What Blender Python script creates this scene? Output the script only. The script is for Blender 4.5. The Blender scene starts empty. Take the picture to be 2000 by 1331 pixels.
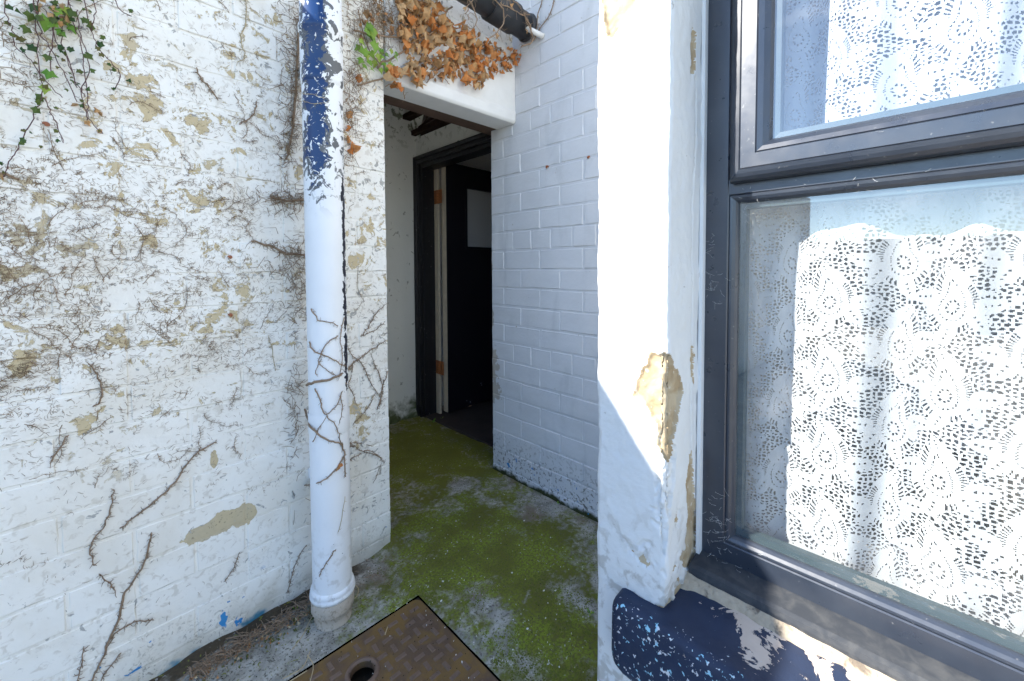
import bpy, math, random
import numpy as np
from mathutils import Vector, Matrix, noise
random.seed(7)
rng = np.random.default_rng(7)
R = math.radians
scene = bpy.context.scene
COL = scene.collection

# ------------------------------------------------------------------ camera
CAM = Vector((0, 0, 1.0)); FPX = 800.0; SHIFT = -0.057
cam = bpy.data.cameras.new('camera'); cam.lens = 36 * FPX / 2000; cam.sensor_width = 36
cam.shift_y = SHIFT; cam.clip_start = 0.02; cam.clip_end = 2000
camo = bpy.data.objects.new('camera', cam); COL.objects.link(camo)
CROT = (Matrix.Rotation(R(-45), 4, 'Z') @ Matrix.Rotation(R(90 - 2.05), 4, 'X') @ Matrix.Rotation(R(-0.26), 4, 'Z'))
camo.matrix_world = Matrix.Translation(CAM) @ CROT
scene.camera = camo
# ------------------------------------------------------------------ sky, sun, exposure
SUN = Vector((-1.0, 0.60, 0.82)).normalized()          # direction towards the sun
el = math.asin(SUN.z)
w = bpy.data.worlds.new('World'); scene.world = w; w.use_nodes = True
nt = w.node_tree; sky = nt.nodes.new('ShaderNodeTexSky'); sky.sky_type = 'NISHITA'; sky.sun_disc = False
sky.sun_elevation = el; sky.sun_rotation = math.atan2(SUN.x, SUN.y)
sky.air_density = 1.0; sky.dust_density = 0.15; sky.ozone_density = 2.0; sky.altitude = 1500
nt.links.new(sky.outputs[0], nt.nodes['Background'].inputs[0]); nt.nodes['Background'].inputs[1].default_value = 0.13
sl = bpy.data.lights.new('sun', 'SUN'); sl.energy = 4.0; sl.angle = R(0.5); sl.color = (1, 0.95, 0.87)
so = bpy.data.objects.new('sun', sl); COL.objects.link(so); so.rotation_euler = SUN.to_track_quat('Z', 'Y').to_euler()
scene.view_settings.view_transform = 'Standard'; scene.view_settings.look = 'None'
scene.view_settings.gamma = 1.0; scene.view_settings.exposure = 1.84
scene.cycles.max_bounces = 7; scene.cycles.diffuse_bounces = 4; scene.cycles.glossy_bounces = 3; scene.cycles.adaptive_threshold = 0.02; scene.cycles.transparent_max_bounces = 16

# ------------------------------------------------------------------ helpers
def ray(px, py):
    return (CROT.to_3x3() @ Vector(((px - 1000) / FPX, (665.5 - py) / FPX + SHIFT * 2000 / FPX, -1)))
def on(px, py, p0, n):
    d = ray(px, py); t = (Vector(p0) - CAM).dot(Vector(n)) / d.dot(Vector(n)); return CAM + d * t
def ground(px, py, z=0.0): return on(px, py, (0, 0, z), (0, 0, 1))
WA = R(2.8); WO = Vector((0.110, 1.299, 0)); WE = Vector((math.cos(WA), math.sin(WA), 0)); WN = Vector((math.sin(WA), -math.cos(WA), 0))
def onwall(px, py, off=0.003): return on(px, py, WO + WN * off, WN)
def wallp(s, z, off=0.0): return WO + WE * s + WN * off + Vector((0, 0, z))
PIPE = Vector((0.441, 1.1725, 0)); PR = 0.052
def onpipe(px, py, off=0.002, r=None):
    r = (r or PR) + off
    d = ray(px, py); a = d.x**2 + d.y**2; ox, oy = CAM.x - PIPE.x, CAM.y - PIPE.y
    b = 2 * (ox * d.x + oy * d.y); c = ox**2 + oy**2 - r * r; q = b * b - 4 * a * c
    if q < 0: return onwall(px, py, 0.006)
    return CAM + d * ((-b - math.sqrt(q)) / (2 * a))
def fbm(x, y, z, o=4):
    return noise.fractal(Vector((x, y, z)), 1.0, 2.0, o)
def mesh_obj(name, verts, faces, mats, parent=None, smooth=False, fm=None):
    me = bpy.data.meshes.new(name); me.from_pydata([tuple(v) for v in verts], [], faces); me.update()
    for m in (mats if isinstance(mats, (list, tuple)) else [mats]): me.materials.append(m)
    if fm is not None: me.polygons.foreach_set('material_index', fm)
    if smooth: me.polygons.foreach_set('use_smooth', [True] * len(me.polygons))
    o = bpy.data.objects.new(name, me); COL.objects.link(o)
    if parent: o.parent = parent
    return o
def inst(name, me, mtx, parent=None):
    o = bpy.data.objects.new(name, me); COL.objects.link(o); o.matrix_world = mtx
    if parent:
        o.parent = parent; o.matrix_parent_inverse = parent.matrix_basis.inverted()
    return o
def tag(o, label, cat, group=None):
    o['label'] = label; o['category'] = cat; o['kind'] = 'thing'
    if group: o['group'] = group
    return o
def kind(o, k, label=None):
    o['kind'] = k
    if label: o['label'] = label
    return o
def empty(name, label, cat, group=None, loc=None):
    o = bpy.data.objects.new(name, None); COL.objects.link(o); o.empty_display_size = 0.05
    return tag(o, label, cat, group)
class MB:
    def __init__(s): s.v = []; s.f = []
    def box(s, a, b):
        i = len(s.v); (x0, y0, z0), (x1, y1, z1) = a, b
        s.v += [(x0,y0,z0),(x1,y0,z0),(x1,y1,z0),(x0,y1,z0),(x0,y0,z1),(x1,y0,z1),(x1,y1,z1),(x0,y1,z1)]
        s.f += [(i,i+3,i+2,i+1),(i+4,i+5,i+6,i+7),(i,i+1,i+5,i+4),(i+1,i+2,i+6,i+5),(i+2,i+3,i+7,i+6),(i+3,i,i+4,i+7)]; return s
    def tube(s, pts, r, n=5, cap=True):
        pts = [Vector(p) for p in pts]; m = len(pts)
        rr = r if isinstance(r, (list, tuple)) else [r] * m
        i0 = len(s.v); ref = Vector((0.31, 0.77, 0.55))
        for k, p in enumerate(pts):
            t = (pts[min(k + 1, m - 1)] - pts[max(k - 1, 0)])
            if t.length < 1e-9: t = Vector((0, 0, 1))
            t.normalize(); u = t.cross(ref)
            if u.length < .05: u = t.cross(Vector((1, 0, 0)))
            u.normalize(); v = t.cross(u)
            for j in range(n):
                a = 2 * math.pi * j / n; s.v.append(p + (u * math.cos(a) + v * math.sin(a)) * rr[k])
        for k in range(m - 1):
            for j in range(n):
                a = i0 + k * n + j; b = i0 + k * n + (j + 1) % n; s.f.append((a, b, b + n, a + n))
        if cap and n > 2:
            s.f.append(tuple(i0 + j for j in range(n))[::-1]); s.f.append(tuple(i0 + (m - 1) * n + j for j in range(n)))
        return s
    def lathe(s, c, prof, n=32, cap=True):
        i0 = len(s.v)
        for r, z in prof:
            for j in range(n):
                a = 2 * math.pi * j / n; s.v.append((c[0] + r * math.cos(a), c[1] + r * math.sin(a), c[2] + z))
        m = len(prof)
        for k in range(m - 1):
            for j in range(n):
                a = i0 + k * n + j; b = i0 + k * n + (j + 1) % n; s.f.append((a, b, b + n, a + n))
        return s
    def poly(s, pts): i = len(s.v); s.v += [tuple(p) for p in pts]; s.f.append(tuple(range(i, i + len(pts)))); return s
    def obj(s, name, mat, parent=None, smooth=False): return mesh_obj(name, s.v, s.f, mat, parent, smooth)
def bevel(o, wd, seg=2):
    m = o.modifiers.new('b', 'BEVEL'); m.width = wd; m.segments = seg; m.limit_method = 'ANGLE'; return o
def spline(pts, n=4):
    pts = [Vector(p) for p in pts]; out = []
    for i in range(len(pts) - 1):
        p0 = pts[max(i - 1, 0)]; p1 = pts[i]; p2 = pts[i + 1]; p3 = pts[min(i + 2, len(pts) - 1)]
        for k in range(n):
            t = k / n
            out.append(0.5 * ((2 * p1) + (p2 - p0) * t + (2 * p0 - 5 * p1 + 4 * p2 - p3) * t * t + (3 * p1 - p0 - 3 * p2 + p3) * t**3))
    out.append(pts[-1]); return out
def inpoly(x, y, P):
    c = False; j = len(P) - 1
    for i in range(len(P)):
        if (P[i][1] > y) != (P[j][1] > y) and x < (P[j][0] - P[i][0]) * (y - P[i][1]) / (P[j][1] - P[i][1]) + P[i][0]: c = not c
        j = i
    return c

# ------------------------------------------------------------------ material toolkit
class N:
    def __init__(s, name):
        s.m = bpy.data.materials.new(name); s.m.use_nodes = True; s.t = s.m.node_tree; s.b = s.t.nodes['Principled BSDF']
        g = s.t.nodes.new('ShaderNodeNewGeometry'); s.pos = g.outputs['Position']
    def set(s, sock, v):
        if hasattr(v, 'node'): s.t.links.new(v, sock)
        elif isinstance(v, (tuple, list)) and len(v) == 3 and sock.type == 'RGBA': sock.default_value = (*v, 1)
        else: sock.default_value = v
    def nd(s, ty, **k):
        n = s.t.nodes.new(ty)
        for a, b in k.items(): setattr(n, a, b)
        return n
    def math(s, op, a, b=0.0, clamp=False):
        n = s.nd('ShaderNodeMath', operation=op, use_clamp=clamp); s.set(n.inputs[0], a); s.set(n.inputs[1], b); return n.outputs[0]
    def noise(s, scale, detail=4, dist=0.0, rough=0.55, vec=None, stretch=None):
        n = s.nd('ShaderNodeTexNoise'); n.inputs['Scale'].default_value = scale; n.inputs['Detail'].default_value = detail
        n.inputs['Distortion'].default_value = dist; n.inputs['Roughness'].default_value = rough
        v = vec or s.pos
        if stretch:
            vm = s.nd('ShaderNodeVectorMath', operation='MULTIPLY'); s.t.links.new(v, vm.inputs[0]); vm.inputs[1].default_value = stretch; v = vm.outputs[0]
        s.t.links.new(v, n.inputs['Vector']); return n.outputs['Fac']
    def vor(s, scale, feature='F1'):
        n = s.nd('ShaderNodeTexVoronoi', feature=feature); n.inputs['Scale'].default_value = scale; s.t.links.new(s.pos, n.inputs['Vector']); return n.outputs['Distance']
    def ramp(s, f, a, b):
        n = s.nd('ShaderNodeMapRange', clamp=True); n.interpolation_type = 'SMOOTHSTEP'; s.set(n.inputs[0], f); n.inputs[1].default_value = a; n.inputs[2].default_value = b; return n.outputs[0]
    def mix(s, f, a, b):
        n = s.nd('ShaderNodeMix', data_type='RGBA'); s.set(n.inputs[0], f); s.set(n.inputs[6], a); s.set(n.inputs[7], b); return n.outputs[2]
    def xyz(s):
        n = s.nd('ShaderNodeSeparateXYZ'); s.t.links.new(s.pos, n.inputs[0]); return n.outputs
    def blob(s, c, r):       # 1 at the centre of an ellipsoid, 0 at its edge
        v = s.nd('ShaderNodeVectorMath', operation='SUBTRACT'); s.t.links.new(s.pos, v.inputs[0]); v.inputs[1].default_value = c
        q = s.nd('ShaderNodeVectorMath', operation='DIVIDE'); s.t.links.new(v.outputs[0], q.inputs[0]); q.inputs[1].default_value = r
        l = s.nd('ShaderNodeVectorMath', operation='LENGTH'); s.t.links.new(q.outputs[0], l.inputs[0])
        return s.math('SUBTRACT', 1.0, l.outputs['Value'])
    def blobs(s, L):
        o = s.blob(*L[0])
        for c in L[1:]: o = s.math('MAXIMUM', o, s.blob(*c))
        return o
    def out(s, col, rough=0.7, bump=None, bs=0.3, bd=0.002, spec=0.3, metal=0.0):
        s.set(s.b.inputs['Base Color'], col); s.set(s.b.inputs['Roughness'], rough); s.b.inputs['Specular IOR Level'].default_value = spec
        s.b.inputs['Metallic'].default_value = metal
        if bump is not None:
            n = s.nd('ShaderNodeBump'); n.inputs['Strength'].default_value = bs; n.inputs['Distance'].default_value = bd
            s.set(n.inputs['Height'], bump); s.t.links.new(n.outputs[0], s.b.inputs['Normal'])
        return s.m
def flat(name, c, rough=0.6, var=0.25, scale=25, spec=0.3, metal=0.0, bump=0.3):
    n = N(name); f = n.noise(scale, 5); return n.out(n.mix(f, tuple(x * (1 - var) for x in c), tuple(min(1, x * (1 + var)) for x in c)), rough, f, bump, 0.002, spec, metal)
def wall_blob(px, py, hw, hh):
    c = onwall(px, py, 0); a = onwall(px - hw, py, 0); b = onwall(px + hw, py, 0); t = onwall(px, py - hh, 0)
    return ((c.x, c.y, c.z), (abs(b.x - a.x) / 2, 10, abs(t.z - c.z)))
# --- old white masonry paint on the yard wall, flaked to tan and grey undercoats
n = N('flaked_white_paint'); X, Y, Z = n.xyz()
base = n.mix(n.noise(5, 4), (0.82, 0.795, 0.735), (0.90, 0.88, 0.825))
base = n.mix(n.math('MULTIPLY', n.ramp(n.noise(60, 6, 0.6), 0.54, 0.66), 0.7), base, (0.64, 0.60, 0.53))
base = n.mix(n.math('MULTIPLY', n.ramp(n.noise(3.2, 5, 0.8), 0.48, 0.66), 0.35), base, (0.66, 0.58, 0.45))
fine = n.noise(22, 8, 0.5, 0.72)
patch = n.blobs([wall_blob(*p) for p in [(175, 835, 48, 45), (255, 300, 55, 20), (385, 245, 45, 28), (490, 150, 42, 24), (345, 590, 26, 34), (475, 575, 34, 30),
    (60, 690, 60, 30), (300, 470, 60, 20), (375, 390, 50, 34), (110, 745, 28, 26), (30, 720, 30, 40), (430, 400, 40, 20), (165, 215, 24, 45), (260, 70, 40, 30), (700, 820, 30, 55), (715, 440, 30, 30), (235, 660, 40, 30), (400, 640, 40, 25)]])
z1 = n.ramp(Z, 0.62, 0.92); z2 = n.math('MULTIPLY', z1, 0.055)
rnd = n.ramp(n.math('ADD', n.math('ADD', fine, z2), n.math('MULTIPLY', n.math('SUBTRACT', n.noise(5, 2), 0.5), 0.22)), 0.636, 0.654)
rnd = n.math('MULTIPLY', rnd, n.ramp(Z, 0.35, 0.7))
pm = n.ramp(n.math('ADD', n.math('MULTIPLY', patch, 0.5), n.math('MULTIPLY', n.math('SUBTRACT', n.noise(30, 5, 0.5, 0.7), 0.5), 2.6)), 0.30, 0.36)
big = n.blobs([wall_blob(395, 1042, 38, 20), wall_blob(430, 1026, 40, 24), wall_blob(470, 1008, 36, 22), wall_blob(418, 898, 9, 20)])
bm_ = n.ramp(n.math('ADD', big, n.math('MULTIPLY', n.math('SUBTRACT', n.noise(45, 5), 0.5), 1.3)), 0.06, 0.10)
flk = n.math('MAXIMUM', n.math('MAXIMUM', rnd, pm), bm_)
under = n.mix(n.ramp(n.noise(4.5, 2), 0.50, 0.66), (0.53, 0.43, 0.255), (0.42, 0.385, 0.31))
under = n.mix(n.noise(90, 5), under, (0.60, 0.50, 0.33)); under = n.mix(n.ramp(n.noise(140, 4), 0.60, 0.68), under, (0.30, 0.25, 0.17))
col = n.mix(flk, base, under)
greyf = n.ramp(n.math('ADD', n.noise(38, 6, 1.0), n.math('MULTIPLY', n.ramp(X, 0.30, 0.48), 0.05)), 0.66, 0.68)
col = n.mix(greyf, col, (0.42, 0.41, 0.38))
low = n.ramp(n.math('ADD', Z, n.math('MULTIPLY', n.noise(14, 6), 0.16)), 0.20, 0.07)
col = n.mix(n.math('MULTIPLY', low, 0.75), col, (0.44, 0.41, 0.34))
mould = n.math('MULTIPLY', n.math('MULTIPLY', n.ramp(n.noise(100, 6, 1.4), 0.54, 0.66), n.ramp(n.noise(11, 4), 0.40, 0.62)), n.ramp(Z, 0.26, 0.02))
col = n.mix(n.math('MULTIPLY', mould, 0.7), col, (0.16, 0.14, 0.11))
blue = n.math('MULTIPLY', n.ramp(n.noise(22, 4, 0.4), 0.70, 0.71), n.ramp(Z, 0.17, 0.10)); col = n.mix(blue, col, (0.04, 0.22, 0.50))
bb = n.ramp(n.math('ADD', n.blob(*wall_blob(437, 1211, 9, 18)), n.math('MULTIPLY', n.math('SUBTRACT', n.noise(90, 3), 0.5), 1.6)), 0.1, 0.2); col = n.mix(bb, col, (0.05, 0.26, 0.55))
base_line = n.math('MULTIPLY', n.ramp(n.math('ADD', Z, n.math('MULTIPLY', n.noise(25, 4), 0.04)), 0.05, 0.035), n.ramp(n.noise(9, 3), 0.5, 0.58)); col = n.mix(base_line, col, (0.06, 0.20, 0.28))
hgt = n.math('SUBTRACT', n.math('MULTIPLY', n.noise(70, 5), 0.35), n.math('MULTIPLY', flk, 0.7))
M_WALL = n.out(col, 0.82, hgt, 0.6, 0.004)
# --- white paint on the passage brickwork
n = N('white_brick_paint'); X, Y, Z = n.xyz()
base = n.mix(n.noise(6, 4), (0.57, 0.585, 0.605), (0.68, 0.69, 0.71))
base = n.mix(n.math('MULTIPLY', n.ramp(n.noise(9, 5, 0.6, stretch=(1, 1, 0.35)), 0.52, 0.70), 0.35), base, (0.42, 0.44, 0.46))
chip = n.ramp(n.noise(20, 5, 0.7, 0.65), 0.70, 0.715)
edge = n.blobs([((1.345, 1.488, 0.52), (0.3, 0.05, 0.10)), ((1.345, 1.478, 0.40), (0.3, 0.06, 0.06)), ((1.345, 1.488, 0.75), (0.3, 0.02, 0.05)), ((1.345, 1.488, 1.0), (0.3, 0.012, 0.05))])
ef = n.ramp(n.math('ADD', edge, n.math('MULTIPLY', n.math('SUBTRACT', n.noise(40, 6), 0.5), 2.0)), 0.1, 0.16)
col = n.mix(n.math('MAXIMUM', chip, ef), base, n.mix(n.noise(35, 4), (0.33, 0.31, 0.29), (0.52, 0.47, 0.40)))
low = n.math('MULTIPLY', n.ramp(n.noise(75, 6, 0.5), 0.555, 0.60), n.ramp(Z, 0.26, 0.04)); col = n.mix(n.math('MULTIPLY', low, 0.85), col, (0.10, 0.10, 0.085))
spk = n.ramp(n.noise(160, 4), 0.70, 0.74); col = n.mix(n.math('MULTIPLY', spk, 0.5), col, (0.2, 0.2, 0.19))
mossb = n.ramp(n.math('ADD', Z, n.math('MULTIPLY', n.noise(18, 6), 0.07)), 0.062, 0.040); col = n.mix(mossb, col, (0.035, 0.042, 0.014))
blue = n.math('MULTIPLY', n.ramp(n.noise(26, 3), 0.665, 0.675), n.ramp(Z, 0.15, 0.08)); col = n.mix(blue, col, (0.03, 0.20, 0.48))
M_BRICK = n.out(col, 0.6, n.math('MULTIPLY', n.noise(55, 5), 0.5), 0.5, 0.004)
# --- white render on the pillar and the tan backing under it
n = N('white_render'); X, Y, Z = n.xyz()
base = n.mix(n.noise(7, 4), (0.64, 0.65, 0.64), (0.73, 0.735, 0.72))
dirt = n.math('MULTIPLY', n.ramp(n.noise(30, 5, 0.5), 0.50, 0.62), n.ramp(Z, 0.62, 0.38)); base = n.mix(n.math('MULTIPLY', dirt, 0.6), base, (0.36, 0.33, 0.28))
spot = n.ramp(n.noise(70, 4, 0.6), 0.70, 0.73); base = n.mix(n.math('MULTIPLY', spot, 0.6), base, (0.32, 0.30, 0.28))
M_RENDER = n.out(base, 0.8, n.math('ADD', n.noise(30, 5), n.math('MULTIPLY', n.noise(120, 4), 0.3)), 0.35, 0.004)
n = N('tan_backing'); f = n.noise(24, 5, 0.6)
c = n.mix(n.ramp(f, 0.38, 0.62), (0.38, 0.285, 0.17), (0.48, 0.395, 0.27)); c = n.mix(n.ramp(n.noise(60, 5), 0.6, 0.68), c, (0.58, 0.52, 0.42))
M_TAN = n.out(c, 0.9, n.noise(60, 5), 0.6, 0.004)
n = N('grey_passage_plaster'); X, Y, Z = n.xyz(); c = n.mix(n.noise(4, 5), (0.72, 0.73, 0.69), (0.82, 0.82, 0.78))
c = n.mix(n.ramp(n.noise(26, 6, 0.8), 0.64, 0.70), c, (0.42, 0.42, 0.38))
mm = n.ramp(n.math('ADD', Z, n.math('MULTIPLY', n.noise(12, 6, 0.5), 0.34)), 0.30, 0.20); c = n.mix(mm, c, n.mix(n.noise(30, 5), (0.03, 0.055, 0.008), (0.16, 0.17, 0.09)))
tm = n.math('MULTIPLY', n.ramp(n.noise(22, 6), 0.52, 0.6), n.ramp(Z, 1.72, 1.95)); c = n.mix(n.math('MULTIPLY', tm, 0.8), c, (0.10, 0.12, 0.05))
M_GREY = n.out(c, 0.85, n.noise(14, 5), 0.6, 0.008)
# --- concrete yard with moss
n = N('mossy_concrete'); X, Y, Z = n.xyz()
conc = n.mix(n.ramp(n.noise(16, 5, 0.5), 0.35, 0.65), (0.25, 0.243, 0.21), (0.45, 0.435, 0.39))
conc = n.mix(n.ramp(n.noise(150, 4), 0.52, 0.66), conc, (0.13, 0.12, 0.10))
conc = n.mix(n.ramp(n.noise(6, 5, 0.4), 0.55, 0.68), conc, (0.20, 0.16, 0.12))
def gb(px, py, rx, ry): c = ground(px, py); return ((c.x, c.y, 0), (rx, ry, 9))
green = n.blobs([gb(840, 880, 0.5, 0.6), gb(900, 1060, 0.35, 0.30), gb(1090, 1180, 0.16, 0.30), gb(1090, 1300, 0.11, 0.30), gb(1000, 1080, 0.3, 0.25), gb(1060, 1060, 0.12, 0.15)])
bare = n.blobs([gb(1060, 985, 0.16, 0.12), gb(1140, 1180, 0.05, 0.25), gb(960, 1190, 0.05, 0.14), gb(1010, 1260, 0.05, 0.12), gb(720, 1120, 0.12, 0.10), gb(900, 950, 0.1, 0.08)])
mk = n.math('ADD', n.math('MULTIPLY', green, 0.75), n.math('MULTIPLY', n.math('SUBTRACT', n.noise(9, 5, 0.6, 0.62), 0.5), 2.4))
mk = n.math('SUBTRACT', mk, n.math('MULTIPLY', n.math('MAXIMUM', bare, 0.0), 0.8))
mk = n.math('ADD', mk, n.math('MULTIPLY', n.math('SUBTRACT', n.noise(55, 6), 0.5), 1.5))
mf = n.ramp(mk, -0.45, 0.35)
moss = n.mix(n.ramp(n.noise(7, 5), 0.40, 0.62), (0.135, 0.145, 0.020), (0.205, 0.255, 0.026))
moss = n.mix(n.ramp(n.noise(130, 4), 0.42, 0.62), moss, (0.13, 0.125, 0.034))
moss = n.mix(n.math('MULTIPLY', n.ramp(Y, 1.30, 1.75), 0.6), moss, (0.165, 0.155, 0.022))
col = n.mix(mf, conc, moss)
dw = n.math('SUBTRACT', n.math('ADD', n.math('MULTIPLY', X, math.tan(WA)), WO.y - WO.x * math.tan(WA)), Y)
soil = n.math('MULTIPLY', n.ramp(n.math('ADD', dw, n.math('MULTIPLY', n.math('SUBTRACT', n.noise(22, 6), 0.5), 0.14)), 0.055, 0.02), n.ramp(X, 0.66, 0.55)); col = n.mix(soil, col, n.mix(n.noise(140, 4), (0.045, 0.034, 0.022), (0.10, 0.075, 0.045)))
gs = n.math('MULTIPLY', n.ramp(n.noise(70, 4, 0.5), 0.62, 0.67), n.ramp(X, 0.5, 0.3)); col = n.mix(gs, col, (0.17, 0.18, 0.035))
wf = n.math('MULTIPLY', n.ramp(n.noise(95, 5, 0.6), 0.63, 0.68), n.ramp(n.noise(7, 3), 0.44, 0.56)); col = n.mix(n.math('MULTIPLY', wf, 0.8), col, (0.50, 0.49, 0.46))
M_GROUND = n.out(col, 0.92, n.math('ADD', n.noise(60, 5), n.math('MULTIPLY', n.noise(220, 5), 0.6)), 0.8, 0.006)
n = N('moss_cushion'); c = n.mix(n.ramp(n.noise(7, 5), 0.40, 0.62), (0.12, 0.135, 0.018), (0.195, 0.245, 0.024)); M_MOSS = n.out(n.mix(n.noise(300, 3), c, (0.09, 0.10, 0.02)), 0.95)
M_DIRT = flat('dirt', (0.035, 0.028, 0.018), 0.95, 0.5, 60, bump=0.8)
# --- drainpipe: white paint over navy plastic
n = N('flaking_pipe_paint'); X, Y, Z = n.xyz()
white = n.mix(n.noise(9, 4), (0.74, 0.75, 0.76), (0.84, 0.85, 0.85))
ang = n.math('ADD', n.math('MULTIPLY', X, 0.93), n.math('MULTIPLY', Y, -0.35))      # across the pipe
pc = PIPE.x * 0.93 - PIPE.y * 0.35
sgn = n.math('SUBTRACT', ang, pc)
core = n.math('SUBTRACT', 1.0, n.math('ABSOLUTE', n.math('DIVIDE', n.math('ADD', sgn, 0.017), 0.031)))
core = n.math('MULTIPLY', core, n.math('MULTIPLY', n.ramp(Z, 1.10, 1.42), n.ramp(Z, 1.98, 1.84)))
nz = n.noise(26, 5, 0.9, 0.62)
m1 = n.math('ADD', n.math('MULTIPLY', core, 1.5), n.math('MULTIPLY', n.math('SUBTRACT', nz, 0.5), 4.0))
zone = n.math('MULTIPLY', n.ramp(Z, 1.02, 1.32), 1.3)
m1 = n.math('ADD', m1, n.math('SUBTRACT', zone, 1.3))
strip = n.math('SUBTRACT', 1.0, n.math('ABSOLUTE', n.math('DIVIDE', n.math('SUBTRACT', sgn, 0.046), 0.009)))
strip = n.math('MULTIPLY', strip, n.math('MULTIPLY', n.ramp(Z, 0.64, 0.67), n.ramp(Z, 1.34, 1.20)))
strip = n.ramp(n.math('ADD', strip, n.math('MULTIPLY', n.math('SUBTRACT', n.noise(55, 6, 0.6), 0.5), 2.6)), 0.55, 0.62)
fleck = n.math('MULTIPLY', n.ramp(n.noise(30, 6, 0.8), 0.555, 0.575), n.ramp(Z, 1.12, 1.30)); m1 = n.math('SUBTRACT', m1, n.math('MULTIPLY', n.ramp(n.noise(60, 4, 1.2), 0.56, 0.62), 1.2))
navy = n.ramp(m1, 0.40, 0.43); grey = n.math('MAXIMUM', n.ramp(m1, 0.05, 0.08), fleck)
col = n.mix(grey, white, (0.12, 0.125, 0.13)); col = n.mix(navy, col, (0.012, 0.042, 0.13)); col = n.mix(strip, col, (0.018, 0.018, 0.03))
grim = n.math('MULTIPLY', n.ramp(n.noise(40, 6), 0.5, 0.62), n.ramp(Z, 0.35, 0.12)); col = n.mix(n.math('MULTIPLY', grim, 0.4), col, (0.45, 0.42, 0.37))
ro = n.math('SUBTRACT', 0.62, n.math('MULTIPLY', navy, 0.30))
M_PIPE = n.out(col, ro, n.math('SUBTRACT', n.math('MULTIPLY', n.noise(60, 4), 0.3), grey), 0.35, 0.002, 0.4)
n = N('clay_socket'); c = n.mix(n.noise(20, 6), (0.40, 0.34, 0.27), (0.56, 0.49, 0.41)); c = n.mix(n.math('MULTIPLY', n.ramp(n.noise(90, 6, 0.5), 0.50, 0.68), 0.6), c, (0.17, 0.14, 0.10)); M_CLAY = n.out(c, 0.9, n.noise(60, 6), 0.6, 0.004)
n = N('rusty_iron'); c = n.mix(n.ramp(n.noise(12, 6, 0.4), 0.38, 0.62), (0.115, 0.072, 0.046), (0.185, 0.108, 0.034)); c = n.mix(n.ramp(n.noise(120, 4), 0.6, 0.7), c, (0.12, 0.085, 0.05)); M_IRON = n.out(c, 0.7, n.noise(90, 6), 0.5, 0.003, 0.4)
n = N('worn_tread'); c = n.mix(n.noise(50, 5), (0.125, 0.080, 0.060), (0.19, 0.122, 0.082)); M_TREAD = n.out(c, 0.55, n.noise(90, 6), 0.4, 0.002, 0.5)
M_BLACKPIPE = flat('black_plastic', (0.022, 0.024, 0.028), 0.55, 0.6, 45, 0.5)
n = N('black_paint'); c = n.mix(n.noise(30, 5), (0.008, 0.008, 0.011), (0.018, 0.018, 0.022)); c = n.mix(n.math('MULTIPLY', n.ramp(n.noise(70, 6, 0.5), 0.68, 0.71), 0.8), c, (0.24, 0.24, 0.24)); M_BLACK = n.out(c, 0.4, n.noise(30, 4), 0.3, 0.002, 0.5)
n = N('black_door_paint'); X, Y, Z = n.xyz(); c = n.mix(n.math('MULTIPLY', n.ramp(n.noise(24, 4), 0.70, 0.72), n.ramp(Z, 0.5, 0.2)), (0.010, 0.009, 0.014), (0.4, 0.4, 0.42)); M_DOOR = n.out(c, 0.35, n.noise(8, 3), 0.1, 0.002, 0.5)
M_CREAM = flat('cream_paint', (0.55, 0.48, 0.38), 0.6, 0.2, 40)
M_RUST = flat('rusty_hinge', (0.34, 0.13, 0.05), 0.7, 0.7, 120, metal=0.2)
M_PANEL = flat('white_panel', (0.46, 0.45, 0.46), 0.5, 0.08, 3)
M_ROOM = flat('room_plaster', (0.80, 0.77, 0.73), 0.9, 0.15, 2)
M_ROOMFLOOR = flat('dark_floor', (0.055, 0.042, 0.038), 0.8, 0.4, 12)
M_TIMBER = flat('brown_timber', (0.105, 0.066, 0.048), 0.75, 0.5, 18)
M_LINTEL = flat('white_lintel_paint', (0.74, 0.745, 0.73), 0.75, 0.08, 20, bump=0.5)
M_ROT = flat('rotten_lath', (0.030, 0.014, 0.009), 0.9, 0.8, 40, bump=0.8)
n = N('dark_upvc'); f = n.noise(18, 6, 0.5); c = n.mix(f, (0.014, 0.019, 0.030), (0.028, 0.036, 0.052)); c = n.mix(n.math('MULTIPLY', n.ramp(n.noise(140, 4), 0.66, 0.74), 0.45), c, (0.26, 0.26, 0.25)); c = n.mix(n.math('MULTIPLY', n.ramp(n.noise(9, 4, 0.4), 0.45, 0.75), 0.12), c, (0.13, 0.14, 0.15))
M_UPVC = n.out(c, n.math('ADD', 0.20, n.math('MULTIPLY', n.noise(30, 5), 0.22)), n.noise(90, 4), 0.06, 0.001, 0.9)
n = N('dusty_upvc'); c = n.mix(n.ramp(n.noise(45, 6, 0.6), 0.35, 0.75), (0.036, 0.040, 0.047), (0.068, 0.070, 0.072)); M_DUSTY = n.out(c, 0.6, n.noise(90, 5), 0.25, 0.001)
M_SPACER = flat('spacer_bar', (0.05, 0.075, 0.085), 0.35, 0.2, 20, 0.5)
n = N('tan_mortar'); c = n.mix(n.noise(60, 6), (0.30, 0.24, 0.17), (0.55, 0.46, 0.34)); c = n.mix(n.ramp(n.noise(24, 6, 0.4), 0.54, 0.62), c, (0.16, 0.13, 0.10)); M_MORTAR = n.out(c, 0.95, n.noise(110, 6), 1.0, 0.006)
n = N('navy_sill_paint'); X, Y, Z = n.xyz()
navy = n.mix(n.noise(14, 6), (0.008, 0.014, 0.035), (0.024, 0.040, 0.085))
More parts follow.
